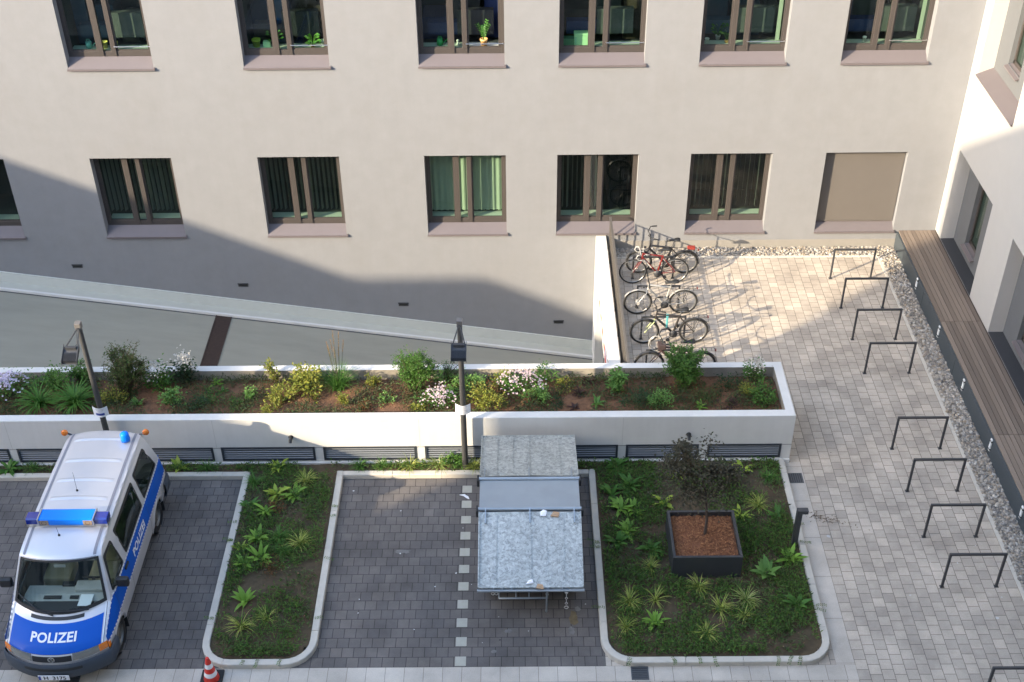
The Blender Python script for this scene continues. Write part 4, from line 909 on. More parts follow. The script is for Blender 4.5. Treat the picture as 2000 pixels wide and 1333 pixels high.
# profile stations: centre (y,z), edge (y,z,half width)
ST = [((-2.37,.40),(-2.02,.42,.86)),((-2.37,.62),(-2.03,.62,.87)),((-2.33,.78),(-2.02,.80,.86)),((-2.20,.90),(-1.93,.87,.855)),((-1.98,1.00),(-1.72,.99,.85)),((-1.72,1.115),(-1.40,1.17,.835)),
      ((-1.42,1.52),(-1.19,1.52,.765)),((-1.16,1.86),(-1.00,1.82,.70)),((-1.02,1.925),(-.86,1.875,.69)),((-.6,1.965),(-.5,1.905,.69)),((.2,1.985),(.2,1.92,.69)),((1.1,1.985),(1.1,1.92,.69)),((1.9,1.965),(1.85,1.90,.685)),((2.1,1.935),(2.07,1.86,.675)),((2.16,1.87),(2.10,1.80,.68)),
      ((2.30,1.22),(2.22,1.22,.80)),((2.40,.78),(2.30,.78,.87)),((2.41,.42),(2.31,.42,.87))]
def lerp(a, b, t): return a+(b-a)*t
def cat(p0, p1, p2, p3, t):
    return .5*((2*p1)+(-p0+p2)*t+(2*p0-5*p1+4*p2-p3)*t*t+(-p0+3*p1-3*p2+p3)*t**3)
def stn(t):
    i = int(min(max(t, 0), len(ST)-1.0001)); f = t-i
    g_ = lambda k: ST[min(max(k, 0), len(ST)-1)]
    fn = lambda sel: lerp(sel(g_(i)), sel(g_(i+1)), f) if i in (6,) else cat(sel(g_(i-1)), sel(g_(i)), sel(g_(i+1)), sel(g_(i+2)), f)*.5+lerp(sel(g_(i)), sel(g_(i+1)), f)*.5
    return [fn(lambda s: s[0][0]), fn(lambda s: s[0][1]), fn(lambda s: s[1][0]), fn(lambda s: s[1][1]), fn(lambda s: s[1][2])]
def top(t, u, off=0):
    yc, zc, ye, ze, w = stn(t); k = abs(u)**2.3; p = Vector((w*u, lerp(yc, ye, k), lerp(zc, ze, k)))
    if off:
        e = .02; a = top(t+e, u)-top(t-e, u); b = top(t, min(1, u+e))-top(t, max(-1, u-e)); n = b.cross(a).normalized()
        if n.z < 0 and 1.5 < t < 14: n = -n
        if t <= 1.5 and n.y > 0: n = -n
        if t >= 14 and n.y < 0: n = -n
        p = p+n*off
    return p
BASEX = [(.28,.84),(.42,.895),(.74,.915),(1.10,.895),(1.22,.868),(1.80,.745),(1.92,.69)]
def basex(z):
    for (a, xa), (b, xb) in zip(BASEX, BASEX[1:]):
        if z <= b: return lerp(xa, xb, max(0, (z-a)/(b-a)))
    return BASEX[-1][1]
ED = [(stn(k*.1)) for k in range(0, 171)]
def edge_at(y):
    pts = [(e[2], e[3], e[4]) for e in ED]; best = None
    # upper edge curve from nose corner (t=2) to tail (t=17)
    pts = pts[18:]
    for a, b in zip(pts, pts[1:]):
        if a[0] <= y <= b[0]: f = (y-a[0])/max(1e-9, b[0]-a[0]); return lerp(a[1], b[1], f), lerp(a[2], b[2], f)
    return (pts[0][1:], pts[-1][1:])[y > 0]
def sidex(y, z):
    zt, wt = edge_at(y); b = basex(z); tap = 1
    if y < -1.5: tap = 1-.045*((-1.5-y)/.55)**1.6
    if y > 1.8: tap = 1-.03*((y-1.8)/.5)**1.5
    b *= tap
    lo = max(.5, zt-.30)
    if z > lo: b = lerp(b, wt, ((z-lo)/max(1e-6, zt-lo))**2)
    return b
AX = [(-1.47,.345),(1.44,.345)]
WIN = [[(-1.27,1.24),(-.60,1.24),(-.60,1.77),(-.98,1.77)], [(-.38,1.24),(.80,1.24),(.86,1.77),(-.38,1.77)], [(.99,1.24),(1.93,1.24),(1.78,1.77),(1.03,1.77)]]
def inpoly(p, poly, sh=0):
    n = len(poly); s = 0
    for i in range(n):
        a, b = poly[i], poly[(i+1) % n]; L = math.hypot(b[0]-a[0], b[1]-a[1])
        if ((b[0]-a[0])*(p[1]-a[1])-(b[1]-a[1])*(p[0]-a[0]))/L < sh: return False
    return True
def sidemesh(mb, sgn, off=0, cond=None, scale=1, y0=-2.0, y1=2.30, dy=.05, holes=True):
    ny = int(round((y1-y0)/dy)); zs_ = 34; vs = []
    for i in range(ny+1):
        y = y0+(y1-y0)*i/ny; zt, wt = edge_at(y)
        for j in range(zs_+1):
            z = lerp(.30, zt, j/zs_); vs.append((sgn*(sidex(y, z)+off)*scale, y, z))
    fs = []
    for i in range(ny):
        for j in range(zs_):
            q = [vs[(i+a)*(zs_+1)+j+b] for a, b in ((0,0),(1,0),(1,1),(0,1))]; cy = sum(p[1] for p in q)/4; cz = sum(p[2] for p in q)/4
            if holes and any(math.hypot(cy-a, cz-b) < .365 for a, b in AX): continue
            if holes and any(inpoly((cy, cz), w_, .02) for w_ in WIN): continue
            if cond and not cond(cy, cz): continue
            fs.append((i*(zs_+1)+j, (i+1)*(zs_+1)+j, (i+1)*(zs_+1)+j+1, i*(zs_+1)+j+1))
    mb.add(vs, fs, 0, True)
def topmesh(mb, t0, t1, u0=-1, u1=1, off=0, nt=None, nu=28, hole=None, mi=0, flip=False):
    nt = nt or max(2, int((t1-t0)*8)); vs = [top(lerp(t0, t1, i/nt), lerp(u0, u1, j/nu), off) for i in range(nt+1) for j in range(nu+1)]
    fs = []
    for i in range(nt):
        for j in range(nu):
            t, u = lerp(t0, t1, (i+.5)/nt), lerp(u0, u1, (j+.5)/nu)
            if hole and hole(t, u): continue
            fs.append((i*(nu+1)+j, i*(nu+1)+j+1, (i+1)*(nu+1)+j+1, (i+1)*(nu+1)+j))
    mb.add(vs, fs, mi, True); return vs
ws = lambda t, u: 5.12 < t < 6.98 and abs(u) < .90
b = MB(); topmesh(b, 0, 17, hole=ws, nu=40)
for s in (-1, 1): sidemesh(b, s)
body = b.build('body', SILVER, van, fix=False)
bmx = bmesh.new(); bmx.from_mesh(body.data); bmesh.ops.remove_doubles(bmx, verts=bmx.verts, dist=.004); bmesh.ops.recalc_face_normals(bmx, faces=bmx.faces[:]); bmx.to_mesh(body.data); bmx.free()
# dark lining, seats and dashboard
b = MB(); b.box(-.78,.78,-1.9,2.2,.34,.40); b.box(-.62,.62,-.9,2.0,1.82,1.84); b.box(-.66,.66,2.12,2.14,1.2,1.8); b.box(-.8,.8,-1.75,2.2,.40,1.16) if False else None
for s in (-1, 1): b.box(s*.80-.01, s*.80+.01, -1.2, 2.1, .4, 1.16)
b.box(-.8,.8,.62,.66,.4,1.7); b.build('cab_lining', CAB, van)
b = MB(); b.prism([(-1.36,1.08),(-1.22,1.11),(-.98,1.06),(-.98,.7),(-1.36,.7)], 'X', -.70, .70); b.prism([(-1.60,1.06),(-1.36,1.08),(-1.36,.8),(-1.60,.8)], 'X', -.52, .52, 1); b.bevbox(.15,.70,-1.18,-.96,1.05,1.18,.03)
b.box(-.35,-.05,-1.33,-1.26,1.10,1.115,1); b.box(.1,.25,-1.33,-1.26,1.10,1.115,1); b.bevbox(-.12,.10,-1.02,-.93,.85,1.12,.02,1); b.box(.28,.5,-1.5,-1.24,1.112,1.118,2)
b.build('dashboard', [DASHB, BLACKP, PAPER], van)
b = MB(); b.ring((.40,-.86,1.13), (0,.75,.65), .19, .014, 24, 6); b.tube([(.4,-1.0,1.03),(.4,-.86,1.13)], .03, 8); b.bar((.22,-.86,1.13),(.58,-.86,1.13),.03,.02); b.build('steering_wheel', BLACKP, van, fix=False)
for x in (-.40,.40):
    b = MB(); b.bevbox(x-.25,x+.25,-.62,-.12,.62,.84,.06); b.bevbox(x-.23,x+.23,-.20,-.04,.80,1.42,.06); b.bevbox(x-.13,x+.13,-.17,-.07,1.44,1.64,.04); b.build('seat', SEAT, van)
# windscreen and windows
b = MB(); topmesh(b, 5.08, 7.02, -.93, .93, .004, 16, 24); wsn = b.build('windscreen', VGLASS, van, fix=False)
def band(u0, u1, t0, t1, nu, nt): topmesh(bb_, t0, t1, u0, u1, .007, nt, nu)
bb_ = MB(); band(-.945, .945, 5.05, 5.20, 30, 2); band(-.945, .945, 6.93, 7.03, 30, 2); band(-.945, -.895, 5.05, 7.03, 2, 16); band(.895, .945, 5.05, 7.03, 2, 16); bb_.build('seal', BLACKP, wsn, fix=False)
for side in (-1, 1):
    b = MB()
    for s, t0, t1 in ((-.72, 5.30, 5.16), (.10, 5.16, 5.33)):
        pass
for (u0, t0, u1, t1, u2, t2) in ((-.08, 5.02, -.42, 5.18, -.88, 5.46), (.62, 5.06, .30, 5.14, -.2, 5.13)):
    b = MB(); b.tube([top(t0, u0, .02), top(t1, u1, .03), top(t2, u2, .02)], [.018,.014,.011], 6); b.build('wiper', BLACKP, van)
for side in (-1, 1):
    for k, w_ in enumerate(WIN):
        def P(y, z, o): return Vector((side*(sidex(y, z)+o), y, z))
        def outl(poly, sh, r=.05):
            # rounded, inset outline
            cx = sum(p[0] for p in poly)/4; cz = sum(p[1] for p in poly)/4; pts = []
            q = [(p[0]+(cx-p[0])*sh/abs(cx-p[0]), p[1]+(cz-p[1])*sh/abs(cz-p[1])) for p in poly]
            for i in range(4):
                a, c0, e = q[i-1], q[i], q[(i+1) % 4]
                va = Vector((a[0]-c0[0], a[1]-c0[1])).normalized(); ve = Vector((e[0]-c0[0], e[1]-c0[1])).normalized(); c1 = Vector(c0)
                p0, p2 = c1+va*r, c1+ve*r
                for f in (0,.33,.67,1): pts.append(tuple((p0*(1-f)+c1*f)*(1-f)+(c1*(1-f)+p2*f)*f))
            return pts
        o1, o2 = outl(w_, -.012), outl(w_, .035); n = len(o1)
        b = MB(); ctr = (sum(p[0] for p in w_)/4, sum(p[1] for p in w_)/4); rings = []
        for f in (1,.66,.33): rings += [P(lerp(ctr[0], p[0], f), lerp(ctr[1], p[1], f), .004) for p in o1]
        rings.append(P(*ctr, .004))
        fs = [(r_*n+i, r_*n+(i+1) % n, (r_+1)*n+(i+1) % n, (r_+1)*n+i) for r_ in range(2) for i in range(n)]+[(2*n+i, 2*n+(i+1) % n, 3*n) for i in range(n)]
        b.add(rings, fs, 0, True); wn = b.build('side_window', VGLASS if k == 0 else DGLASS, van, fix=False)
        b = MB(); b.add([P(*p, .007) for p in o1]+[P(*p, .007) for p in o2], [(i, (i+1) % n, n+(i+1) % n, n+i) for i in range(n)], 0, True); b.build('seal', BLACKP, wn, fix=False)
# rear window
b = MB(); topmesh(b, 14.15, 14.95, -.86, .86, .005, 6, 16); b.build('rear_window', DGLASS, van, fix=False)
# livery
b = MB(); topmesh(b, 2.25, 4.55, -.90, .90, .004, 22, 24); b.build('bonnet_panel', VBLUE, van, fix=False)
b = MB(); topmesh(b, 4.74, 4.95, -.54, .54, .006, 3, 16); bv = b.build('bonnet_vent', BLACKP, van, fix=False)
b = MB()
for s in (-1, 1): topmesh(b, 2.3, 5.0, s*.925-.008, s*.925+.008, .005, 20, 2)
b.build('bonnet_line', LETTER, van, fix=False)
b = MB(); topmesh(b, 2.225, 2.25, -.93, .93, .006, 1, 24); topmesh(b, 7.06, 7.10, -.9, .9, .004, 1, 20)
for s in (-1, 1): topmesh(b, 2.24, 4.98, s*.945-.004, s*.945+.004, .006, 20, 2)
b.build('panel_gap', BLACKP, van, fix=False)
b = MB(); b.bevbox(-.10,.10,-1.13,-1.09,1.66,1.73,.015); b.box(-.6,-.12,-1.04,-.9,1.74,1.76); b.box(.12,.6,-1.04,-.9,1.74,1.76); b.build('sun_visor', DASHB, van)
up = lambda y: 1.185 if y > -1.3 else 1.185-.29*((-1.3-y)/.7)
lo = lambda y: .80 if y > -1.3 else .80-.05*((-1.3-y)/.7)
for s in (-1, 1):
    b = MB(); n = 90; rows = 7; vs = []
    for i in range(n+1):
        y = lerp(-1.99, 2.27, i/n)
        for j in range(rows+1):
            z = lerp(lo(y), up(y), j/rows); vs.append((s*(sidex(y, z)+.004), y, z))
    b.add(vs, [(i*(rows+1)+j, (i+1)*(rows+1)+j, (i+1)*(rows+1)+j+1, i*(rows+1)+j+1) for i in range(n) for j in range(rows)], 0, True); stp = b.build('side_stripe', VBLUE, van, fix=False)
    b = MB()
    for i in range(52):
        y = lerp(-1.95, 2.22, i/51)
        for z0, z1 in ((up(y)+.0,up(y)+.028),(lo(y)-.0,lo(y)+.024)):
            b.add([(s*(sidex(yy, zz)+.007), yy, zz) for yy, zz in ((y-.024,z0),(y+.024,z0),(y+.024,z1),(y-.024,z1))], [(0,1,2,3)])
    b.build('checker_edging', LETTER, van, fix=False)
    b = MB()
    for y in (-1.28, -.48, .92):
        vs = []
        for j in range(13): z = lerp(.42, 1.2, j/12); vs += [(s*(sidex(y, z)+.0055), y-.004, z), (s*(sidex(y, z)+.0055), y+.004, z)]
        b.add(vs, [(2*j, 2*j+1, 2*j+3, 2*j+2) for j in range(12)])
    b.build('door_gap', BLACKP, van, fix=False)
    b = MB(); y, z = -.58, 1.13; x = s*(sidex(y, z)); b.bevbox(min(x,x+s*.035), max(x,x+s*.035), y-.09, y+.09, z-.025, z+.02, .008); b.build('door_handle', BLACKP, van)
    # arch lips, liners
    for (ay, az) in AX:
        b = MB(); n = 24; vs = []
        for i in range(n+1):
            a = R(lerp(-12, 192, i/n))
            for rr_, o in ((.335,-.03),(.345,.010),(.405,.008),(.415,.0)):
                y, z = ay+rr_*math.cos(a), az+rr_*math.sin(a); vs.append((s*(sidex(y, max(z,.3))+o), y, z))
        b.add(vs, [(i*4+j, (i+1)*4+j, (i+1)*4+j+1, i*4+j+1) for i in range(n) for j in range(3)], 0, True); b.build('wheel_arch', SILVER if s else SILVER, van, fix=False)
        b = MB(); b.lathe([(.36,.50),(.36,.86)], (0,ay,az), 'X', 24) if s > 0 else b.lathe([(.36,-.86),(.36,-.50)], (0,ay,az), 'X', 24); b.build('arch_liner', BLACKP, van, fix=False)
        b = MB(); b.box(min(s*.74,s*.90), max(s*.74,s*.90), ay+.335, ay+.35, .16, .42); b.build('mud_flap', RUBBER, van)
        wl = MB(); x0 = s*.655; x1 = s*.865; c = (x0+x1)/2; hw_ = .105
        wl.lathe([(.20,-hw_),(.30,-hw_*.95),(.335,-hw_*.7),(.345,-.04),(.345,.04),(.335,hw_*.7),(.30,hw_*.95),(.20,hw_)], (c,ay,.345), 'X', 36); whl = wl.build('wheel', RUBBER, van, fix=False)
        b = MB(); d = s*hw_
        b.lathe([(.215,.9*d),(.20,.5*d),(.18,.38*d),(.14,.55*d),(.09,.62*d),(.07,.85*d),(0,.9*d)], (c,ay,.345), 'X', 28)
        rim = b.build('rim', pm('wheel_steel', (.16,.155,.14), .5, .1, 8, metal=.5) if 'wheel_steel' not in bpy.data.materials else bpy.data.materials['wheel_steel'], whl, fix=False)
        b = MB()
        for k in range(10):
            a = 2*math.pi*k/10; q = Vector((c+.50*d, ay+.165*math.cos(a), .345+.165*math.sin(a))); b.lathe([(.022,.004*s),(.0,.006*s)], q, 'X', 8)
        b.build('rim_holes', BLACKP, whl, fix=False)
    # lamps
    b = MB(); topmesh(b, 1.42, 2.22, *( (.40,.86) if s > 0 else (-.86,-.40)), .008, 6, 10); hl = b.build('headlight', CLEAR, van, fix=False)
    b = MB(); topmesh(b, 1.40, 2.25, *((.86,1.0) if s > 0 else (-1.0,-.86)), .008, 6, 8)
    n = 5; vs = []
    for i in range(n+1):
        y = lerp(-2.02, -1.93, i/n)
        for z in (.64, .80-.02*i/n): vs.append((s*(sidex(y, z)+.008), y, z))
    b.add(vs, [(2*i, 2*i+1, 2*i+3, 2*i+2) for i in range(n)], 0, True); b.build('indicator', AMBER, van, fix=False)
    # mirrors
    b = MB(); x = s*.80; b.tube([(s*.80,-1.14,1.22),(s*.93,-1.12,1.27)], .035, 8); x0, x1 = sorted((s*.90, s*1.11)); b.bevbox(x0, x1, -1.18, -1.07, 1.22, 1.40, .035); b.build('mirror', BLACKP, van)
b = MB(); topmesh(b, 1.42, 2.06, -.38, .38, .010, 6, 16); gr = b.build('grille', BLACKP, van, fix=False)
b = MB()
for k in range(4): topmesh(b, 1.5+k*.14, 1.54+k*.14, -.36, .36, .014, 1, 16)
b.build('grille_bars', pmc('grille_dark', (.03,.035,.05)), gr, fix=False)
c0 = top(1.78, 0, .02); nn = Vector((0,-.98,.2)); b = MB(); b.ring(c0, nn, .055, .006, 24, 6)
ex = Vector((1,0,0)); ey = Vector((0,.2,.98))
def em(pts): b.tube([c0+ex*p[0]+ey*p[1] for p in pts], .005, 5)
em([(-.028,.042),(0,.004),(.028,.042)]); em([(-.046,.022),(-.022,-.042),(0,-.004),(.022,-.042),(.046,.022)]); b.build('emblem', CHROME, gr, fix=False)
# bumpers
def bumper(front):
    b = MB(); n = 36; prof = [(.02,.66),(.055,.62),(.065,.5),(.055,.36),(.0,.30),(-.06,.32)]; vs = []
    for i in range(n+1):
        u = -1+2*i/n
        if front: p = Vector((.885*math.copysign(min(1, abs(u)*1.32), u), 0, 0)); a = abs(u); y = -2.37+.33*min(1, a*1.32)**2.3 if a < .757 else -2.04+(a-.757)/.243*.30; d = Vector((math.copysign(max(0, a-.45)*1.8, u), -1+max(0, a-.55)*2.0, 0)).normalized()
        else: p = Vector((.88*math.copysign(min(1, abs(u)*1.32), u), 0, 0)); a = abs(u); y = 2.40-.09*min(1, a*1.32)**2.3 if a < .757 else 2.31-(a-.757)/.243*.33; d = Vector((math.copysign(max(0, a-.45)*1.8, u), 1-max(0, a-.55)*2.0, 0)).normalized()
        for o, z in prof: vs.append(Vector((p.x, y, z-(.0 if front else -.02)))+d*o)
    k = len(prof); b.add(vs, [(i*k+j, i*k+j+1, (i+1)*k+j+1, (i+1)*k+j) for i in range(n) for j in range(k-1)], 0, True)
    return b.build('bumper', GREYB, van, fix=False)
fb = bumper(True); bumper(False)
b = MB(); n = 20; vs = []
for i in range(n+1):
    u = -.55+1.1*i/n; y = -2.37+.33*abs(u)**2.3-.068
    for z in (.545,.60): vs.append((.885*u, y+.012*(z-.545)/.055, z))
b.add(vs, [(2*i, 2*i+1, 2*i+3, 2*i+2) for i in range(n)], 0, True); b.build('air_intake', BLACKP, fb, fix=False)
# roof: light bar, beacon, ribs, gutters, aerials, amber lamps
lbt = MB(); zr = 2.0
lbt.bevbox(-.47,.47,-.46,-.19,zr,zr+.135,.02); lb = lbt.build('light_bar', LAMPB, van)
for s in (-1, 1):
    b = MB(); x0, x1 = sorted((s*.485, s*.70)); b.prism([(-.43,zr),(-.22,zr),(-.22,zr+.10),(-.25,zr+.12),(-.40,zr+.12),(-.43,zr+.10)], 'X', x0, x1); b.build('end_beacon', LAMPD, lb)
    b = MB(); x0, x1 = sorted((s*.468, s*.487)); b.box(x0, x1, -.47, -.18, zr-.005, zr+.145); b.build('end_plate', STEEL, lb)
    b = MB(); x0, x1 = sorted((s*.30, s*.455)); b.box(x0, x1, -.468, -.455, zr+.015, zr+.115); b.lathe([(.045,.0),(.03,.004),(0,.005)], ((x0+x1)/2,-.470,zr+.062), 'Y', 14, 1); b.build('loudspeaker', [pmc('speaker_tan', (.30,.22,.16)) if 'speaker_tan' not in bpy.data.materials else bpy.data.materials['speaker_tan'], BLACKP], lb)
b = MB(); b.box(-.47,.47,-.475,-.46,zr-.01,zr+.01); b.box(-.70,.70,-.42,-.24,1.93,zr); b.build('mount', STEEL, lb)
b = MB(); b.lathe([(.0,1.965),(.088,1.955),(.088,2.0),(.082,2.03),(.078,2.11),(.05,2.135),(0,2.14)], (.46,1.82,0), seg=22); b.build('beacon', LAMPB, van)
b = MB()
for s in (-1, 1):
    vs = []
    for i in range(41):
        t = lerp(7.25, 13.2, i/40); vs += [top(t, s*.83, .006), top(t, s*.90, .006)]
    b.add(vs, [(2*i, 2*i+1, 2*i+3, 2*i+2) for i in range(40)], 0, True)
b.build('roof_gutter', pmc('gutter_grey', (.22,.22,.25)), van, fix=False)
RIB = SILVER
b = MB()
def roof_z(x, y):
    best = None
    for k in range(60):
        t = 8+k*.09; p = top(t, x/.69)
        if best is None or abs(p.y-y) < abs(best.y-y): best = p
    return best.z
for y in (.25,.72,1.25,1.85):
    vs = []
    for i in range(25):
        x = -.52+1.04*i/24; z = roof_z(x, y); f = min(1, (1-abs(x)/.52)*8)
        for o, h in ((-.05,.0),(-.02,.014*f),(.02,.014*f),(.05,.0)): vs.append((x, y+o, z+h+.001))
    b.add(vs, [(i*4+j, i*4+j+1, (i+1)*4+j+1, (i+1)*4+j) for i in range(24) for j in range(3)], 0, True)
b.build('roof_ribs', SILVER, van, fix=False)
for x, y, L in ((-.06,.42,.36),(-.08,-.66,.16)):
    b = MB(); z = roof_z(x, y); b.lathe([(.022,0),(.018,.02),(.008,.035)], (x,y,z), seg=10); b.tube([(x,y,z+.03),(x-.03,y+.25*L,z+L)], .0035, 5); b.build('aerial', BLACKP, van)
for s in (-1, 1):
    b = MB(); x = s*.70; b.tube([(s*.64,2.08,1.86),(s*.735,2.09,1.90)], .018, 8); b.build('lamp_stalk', GREYB, van); b = MB(); b.lathe([(0,-.03),(.055,-.03),(.065,0),(.055,.03),(0,.035)], (s*.77,2.08,1.92), 'Y', 18); b.build('amber_lamp', AMBER, van)
# lettering
def text(body_, size, ext=0, bold=.0, spacing=1):
    cu = bpy.data.curves.new('lettering', 'FONT'); cu.body = body_; cu.size = size; cu.align_x = 'CENTER'; cu.align_y = 'CENTER'; cu.offset = bold; cu.space_character = spacing; cu.resolution_u = 3
    o = bpy.data.objects.new('lettering_tmp', cu); C.objects.link(o); dg = bpy.context.evaluated_depsgraph_get(); me = bpy.data.meshes.new_from_object(o.evaluated_get(dg)); bpy.data.objects.remove(o)
    bm = bmesh.new(); bm.from_mesh(me); bmesh.ops.triangulate(bm, faces=bm.faces[:])
    bmesh.ops.subdivide_edges(bm, edges=[e for e in bm.edges if e.calc_length() > .05], cuts=2, use_grid_fill=False)
    bm.to_mesh(me); bm.free(); return me
def put(name, me, fn, mat, parent):
    for v in me.vertices: v.co = fn(v.co.x, v.co.y)
    me.materials.append(mat); o = bpy.data.objects.new(name, me); C.objects.link(o); o.parent = parent; return o
# bonnet: find t for a given distance along the centre line
TT = [(t*.02, top(t*.02, 0)) for t in range(100, 260)]
def tsel(d):   # d: distance along bonnet in y from y=-2.12, positive towards the windscreen
    y = -2.075+d
    return min(TT, key=lambda q: abs(q[1].y-y))[0]
put('bonnet_lettering', text('POLIZEI', .215, bold=.006, spacing=1.05), lambda x, y: top(tsel(y*1.0), x/.85, .010), LETTER, van)
for s in (-1, 1):
    me = text('POLIZEI', .235, bold=.006, spacing=1.0)
    put('side_lettering', me, lambda x, y, s=s: Vector((s*(sidex(.22+s*x, .985+y)+.010), .22+s*x, .985+y)), LETTER, van)
b = MB(); b.box(-.26,.26,-2.462,-2.452,.36,.47); b.box(-.255,-.215,-2.4635,-2.462,.365,.465,1); pt = b.build('number_plate', [PAPER, BLUEI], fb)
put('plate_lettering', text('H  3175', .115, bold=.003), lambda x, y: Vector((x*1.02+.02, -2.464, .412+y)), BLACKP, pt)
# ------------------------------------------------------------------ buildings on the far side of the courtyard (they throw the shade)
for nm, lab, ax, poly, a, c in (('neighbour_building', 'low grey block with a stepped roof across the street on the left', 'X', [(20,-1),(20,14.85),(-22.6,14.85),(-24.6,16.35),(-60,16.35),(-60,-1)], -60, -40.2),
                        ('courtyard_building', 'tall pale block opposite the grey office block, with an overhanging top floor', 'Y', [(-32.7,-1),(-32.7,16.7),(-34.0,19.1),(-34.0,22.6),(30,22.6),(30,-1)], -42, -28.2)):
    t = thing(nm, lab, 'building'); b = MB(); b.prism(poly, ax, a, c); b.build('wall', pm(nm+'_wall', (.42,.40,.37), .9, .05, 2), t)
    b = MB()
    if ax == 'Y':
        for x in range(-30, 28, 4):
            for z in (1, 5, 9, 13, 17): b.box(x, x+2, c-.05, c+.01, z, z+2)
    else:
        for y in range(-56, 14, 4):
            for z in (1, 5, 9): b.box(c-.05, c+.01, y, y+2, z, z+2)
    b.build('windows', pm(nm+'_window', (.03,.035,.04), .1, .1, 2), t)
# ------------------------------------------------------------------ plants
G = lambda n, cols, t=.3, r=.55: island(n, cols, r, t)
HOSTA = G('hosta_leaf', [(0.16, 0.306, 0.04), (0.233, 0.408, 0.063), (0.117, 0.233, 0.034)]); HOSTAY = G('hosta_yellow_leaf', [(0.378, 0.459, 0.064), (0.27, 0.392, 0.053), (0.459, 0.513, 0.106)])
HOSTAD = G('dark_leaf', [(0.073, 0.175, 0.034), (0.102, 0.233, 0.04), (0.051, 0.124, 0.028)]); TUFTY = G('variegated_blade', [(.38,.42,.13),(.24,.32,.07),(.48,.50,.22)]); TUFTG = G('green_blade', [(0.07, 0.183, 0.033), (0.112, 0.253, 0.044), (0.056, 0.14, 0.028)])
TUFTM = G('striped_blade', [(.26,.34,.05),(.48,.50,.13),(.15,.24,.04)])
BUSHY = G('yellow_bush_leaf', [(.24,.25,.03),(.16,.20,.03),(.30,.27,.05),(.10,.16,.03)]); BUSHG = G('green_bush_leaf', [(0.062, 0.149, 0.029), (0.099, 0.211, 0.034), (0.043, 0.106, 0.022)]); BUSHL = G('light_bush_leaf', [(0.149, 0.297, 0.064), (0.108, 0.23, 0.053), (0.203, 0.351, 0.085)])
BUSHD = G('dark_bush_leaf', [(.022,.055,.02),(.035,.08,.028),(.03,.045,.022)]); PURP = G('purple_leaf', [(.045,.022,.022),(.07,.035,.03),(.03,.03,.018)]); RUST = G('rusty_leaf', [(.22,.08,.03),(.16,.07,.025),(.12,.10,.03)])
REDGR = G('reddish_green_leaf', [(.075,.11,.03),(.10,.085,.03),(.065,.13,.03),(.05,.085,.02)])
PLUME = G('grass_plume', [(.42,.27,.14),(.50,.34,.18)], .3, .8); STEM = pm('plant_stem', (.07,.09,.03), .8, .2, 10); WSTEM = pm('woody_stem', (.09,.06,.04), .9, .2, 10)
FWHITE = G('white_petal', [(.62,.60,.55),(.50,.48,.44)], .2, .7); FPINK = G('pink_petal', [(.55,.44,.50),(.60,.50,.54),(.48,.37,.44)], .2, .7); FLILAC = G('lilac_petal', [(.55,.50,.68),(.66,.60,.74)], .2, .7); FEYE = pm('flower_eye', (.45,.30,.05), .8, .2, 8)
def blade(mb, base, az, el, L, W, droop, n=4, mi=0):
    h = Vector((math.cos(az), math.sin(az), 0)); s = Vector((-math.sin(az), math.cos(az), 0)); p = Vector(base); vs = []
    for k in range(n+1):
        f = k/n; e = el-droop*f; wv = W*(1-f)**.7*(.35+1.6*min(f*2, 1)*.6 if W > .03 else 1)
        vs += [p-s*wv/2, p+s*wv/2] if k < n else [p]
        p = p+(h*math.cos(e)+Vector((0,0,1))*math.sin(e))*L/n
    mb.add(vs, [(2*k, 2*k+1, 2*k+3, 2*k+2) for k in range(n-1)]+[(2*n-2, 2*n-1, 2*n)], mi, True)
def rosette(name, x, y, z, s, mat, label, seed, n=14, W=.22, group=None, cat='plant', el=(.5,1.25), droop=1.1):
    rnd = random.Random(seed); b = MB()
    for i in range(n):
        blade(b, (rnd.uniform(-.02,.02),rnd.uniform(-.02,.02),0), rnd.uniform(0, 6.28), rnd.uniform(*el), s*rnd.uniform(.7,1.15), s*W*rnd.uniform(.8,1.2), droop*rnd.uniform(.7,1.3), 5)
    o = b.build(name, mat, fix=False); o.location = (x, y, z); return tag(o, label, cat, group)
def tuft(name, x, y, z, s, mat, label, seed, n=60, group=None): return rosette(name, x, y, z, s, mat, label, seed, n, .045, group, 'grass tuft', (.55,1.5), 1.5)
def clumpleaves(b, rnd, rx, ry, rz, n, ls, wr=.6, k=9, z0=.0):
    cs = []
    for i in range(k):
        a = rnd.uniform(0, 6.28); q = rnd.uniform(0, .75)**.6; cs.append(Vector((math.cos(a)*q*rx, math.sin(a)*q*ry, z0+rz*rnd.uniform(.25, .85)*(1-.35*q))))
    for i in range(n):
        c = rnd.choice(cs); q = c+Vector((rnd.gauss(0, rx*.22), rnd.gauss(0, ry*.22), rnd.gauss(0, rz*.17)))
        if q.z < z0+.01: q.z = z0+rnd.uniform(.01,.06)
        d = Vector((q.x/rx+rnd.uniform(-.7,.7), q.y/ry+rnd.uniform(-.7,.7), rnd.uniform(-.3,.8))); leafq(b, q, d, (rnd.uniform(-.5,.5), rnd.uniform(-.5,.5), 1), ls*rnd.uniform(.7,1.3), ls*wr*rnd.uniform(.7,1.2))
    return cs
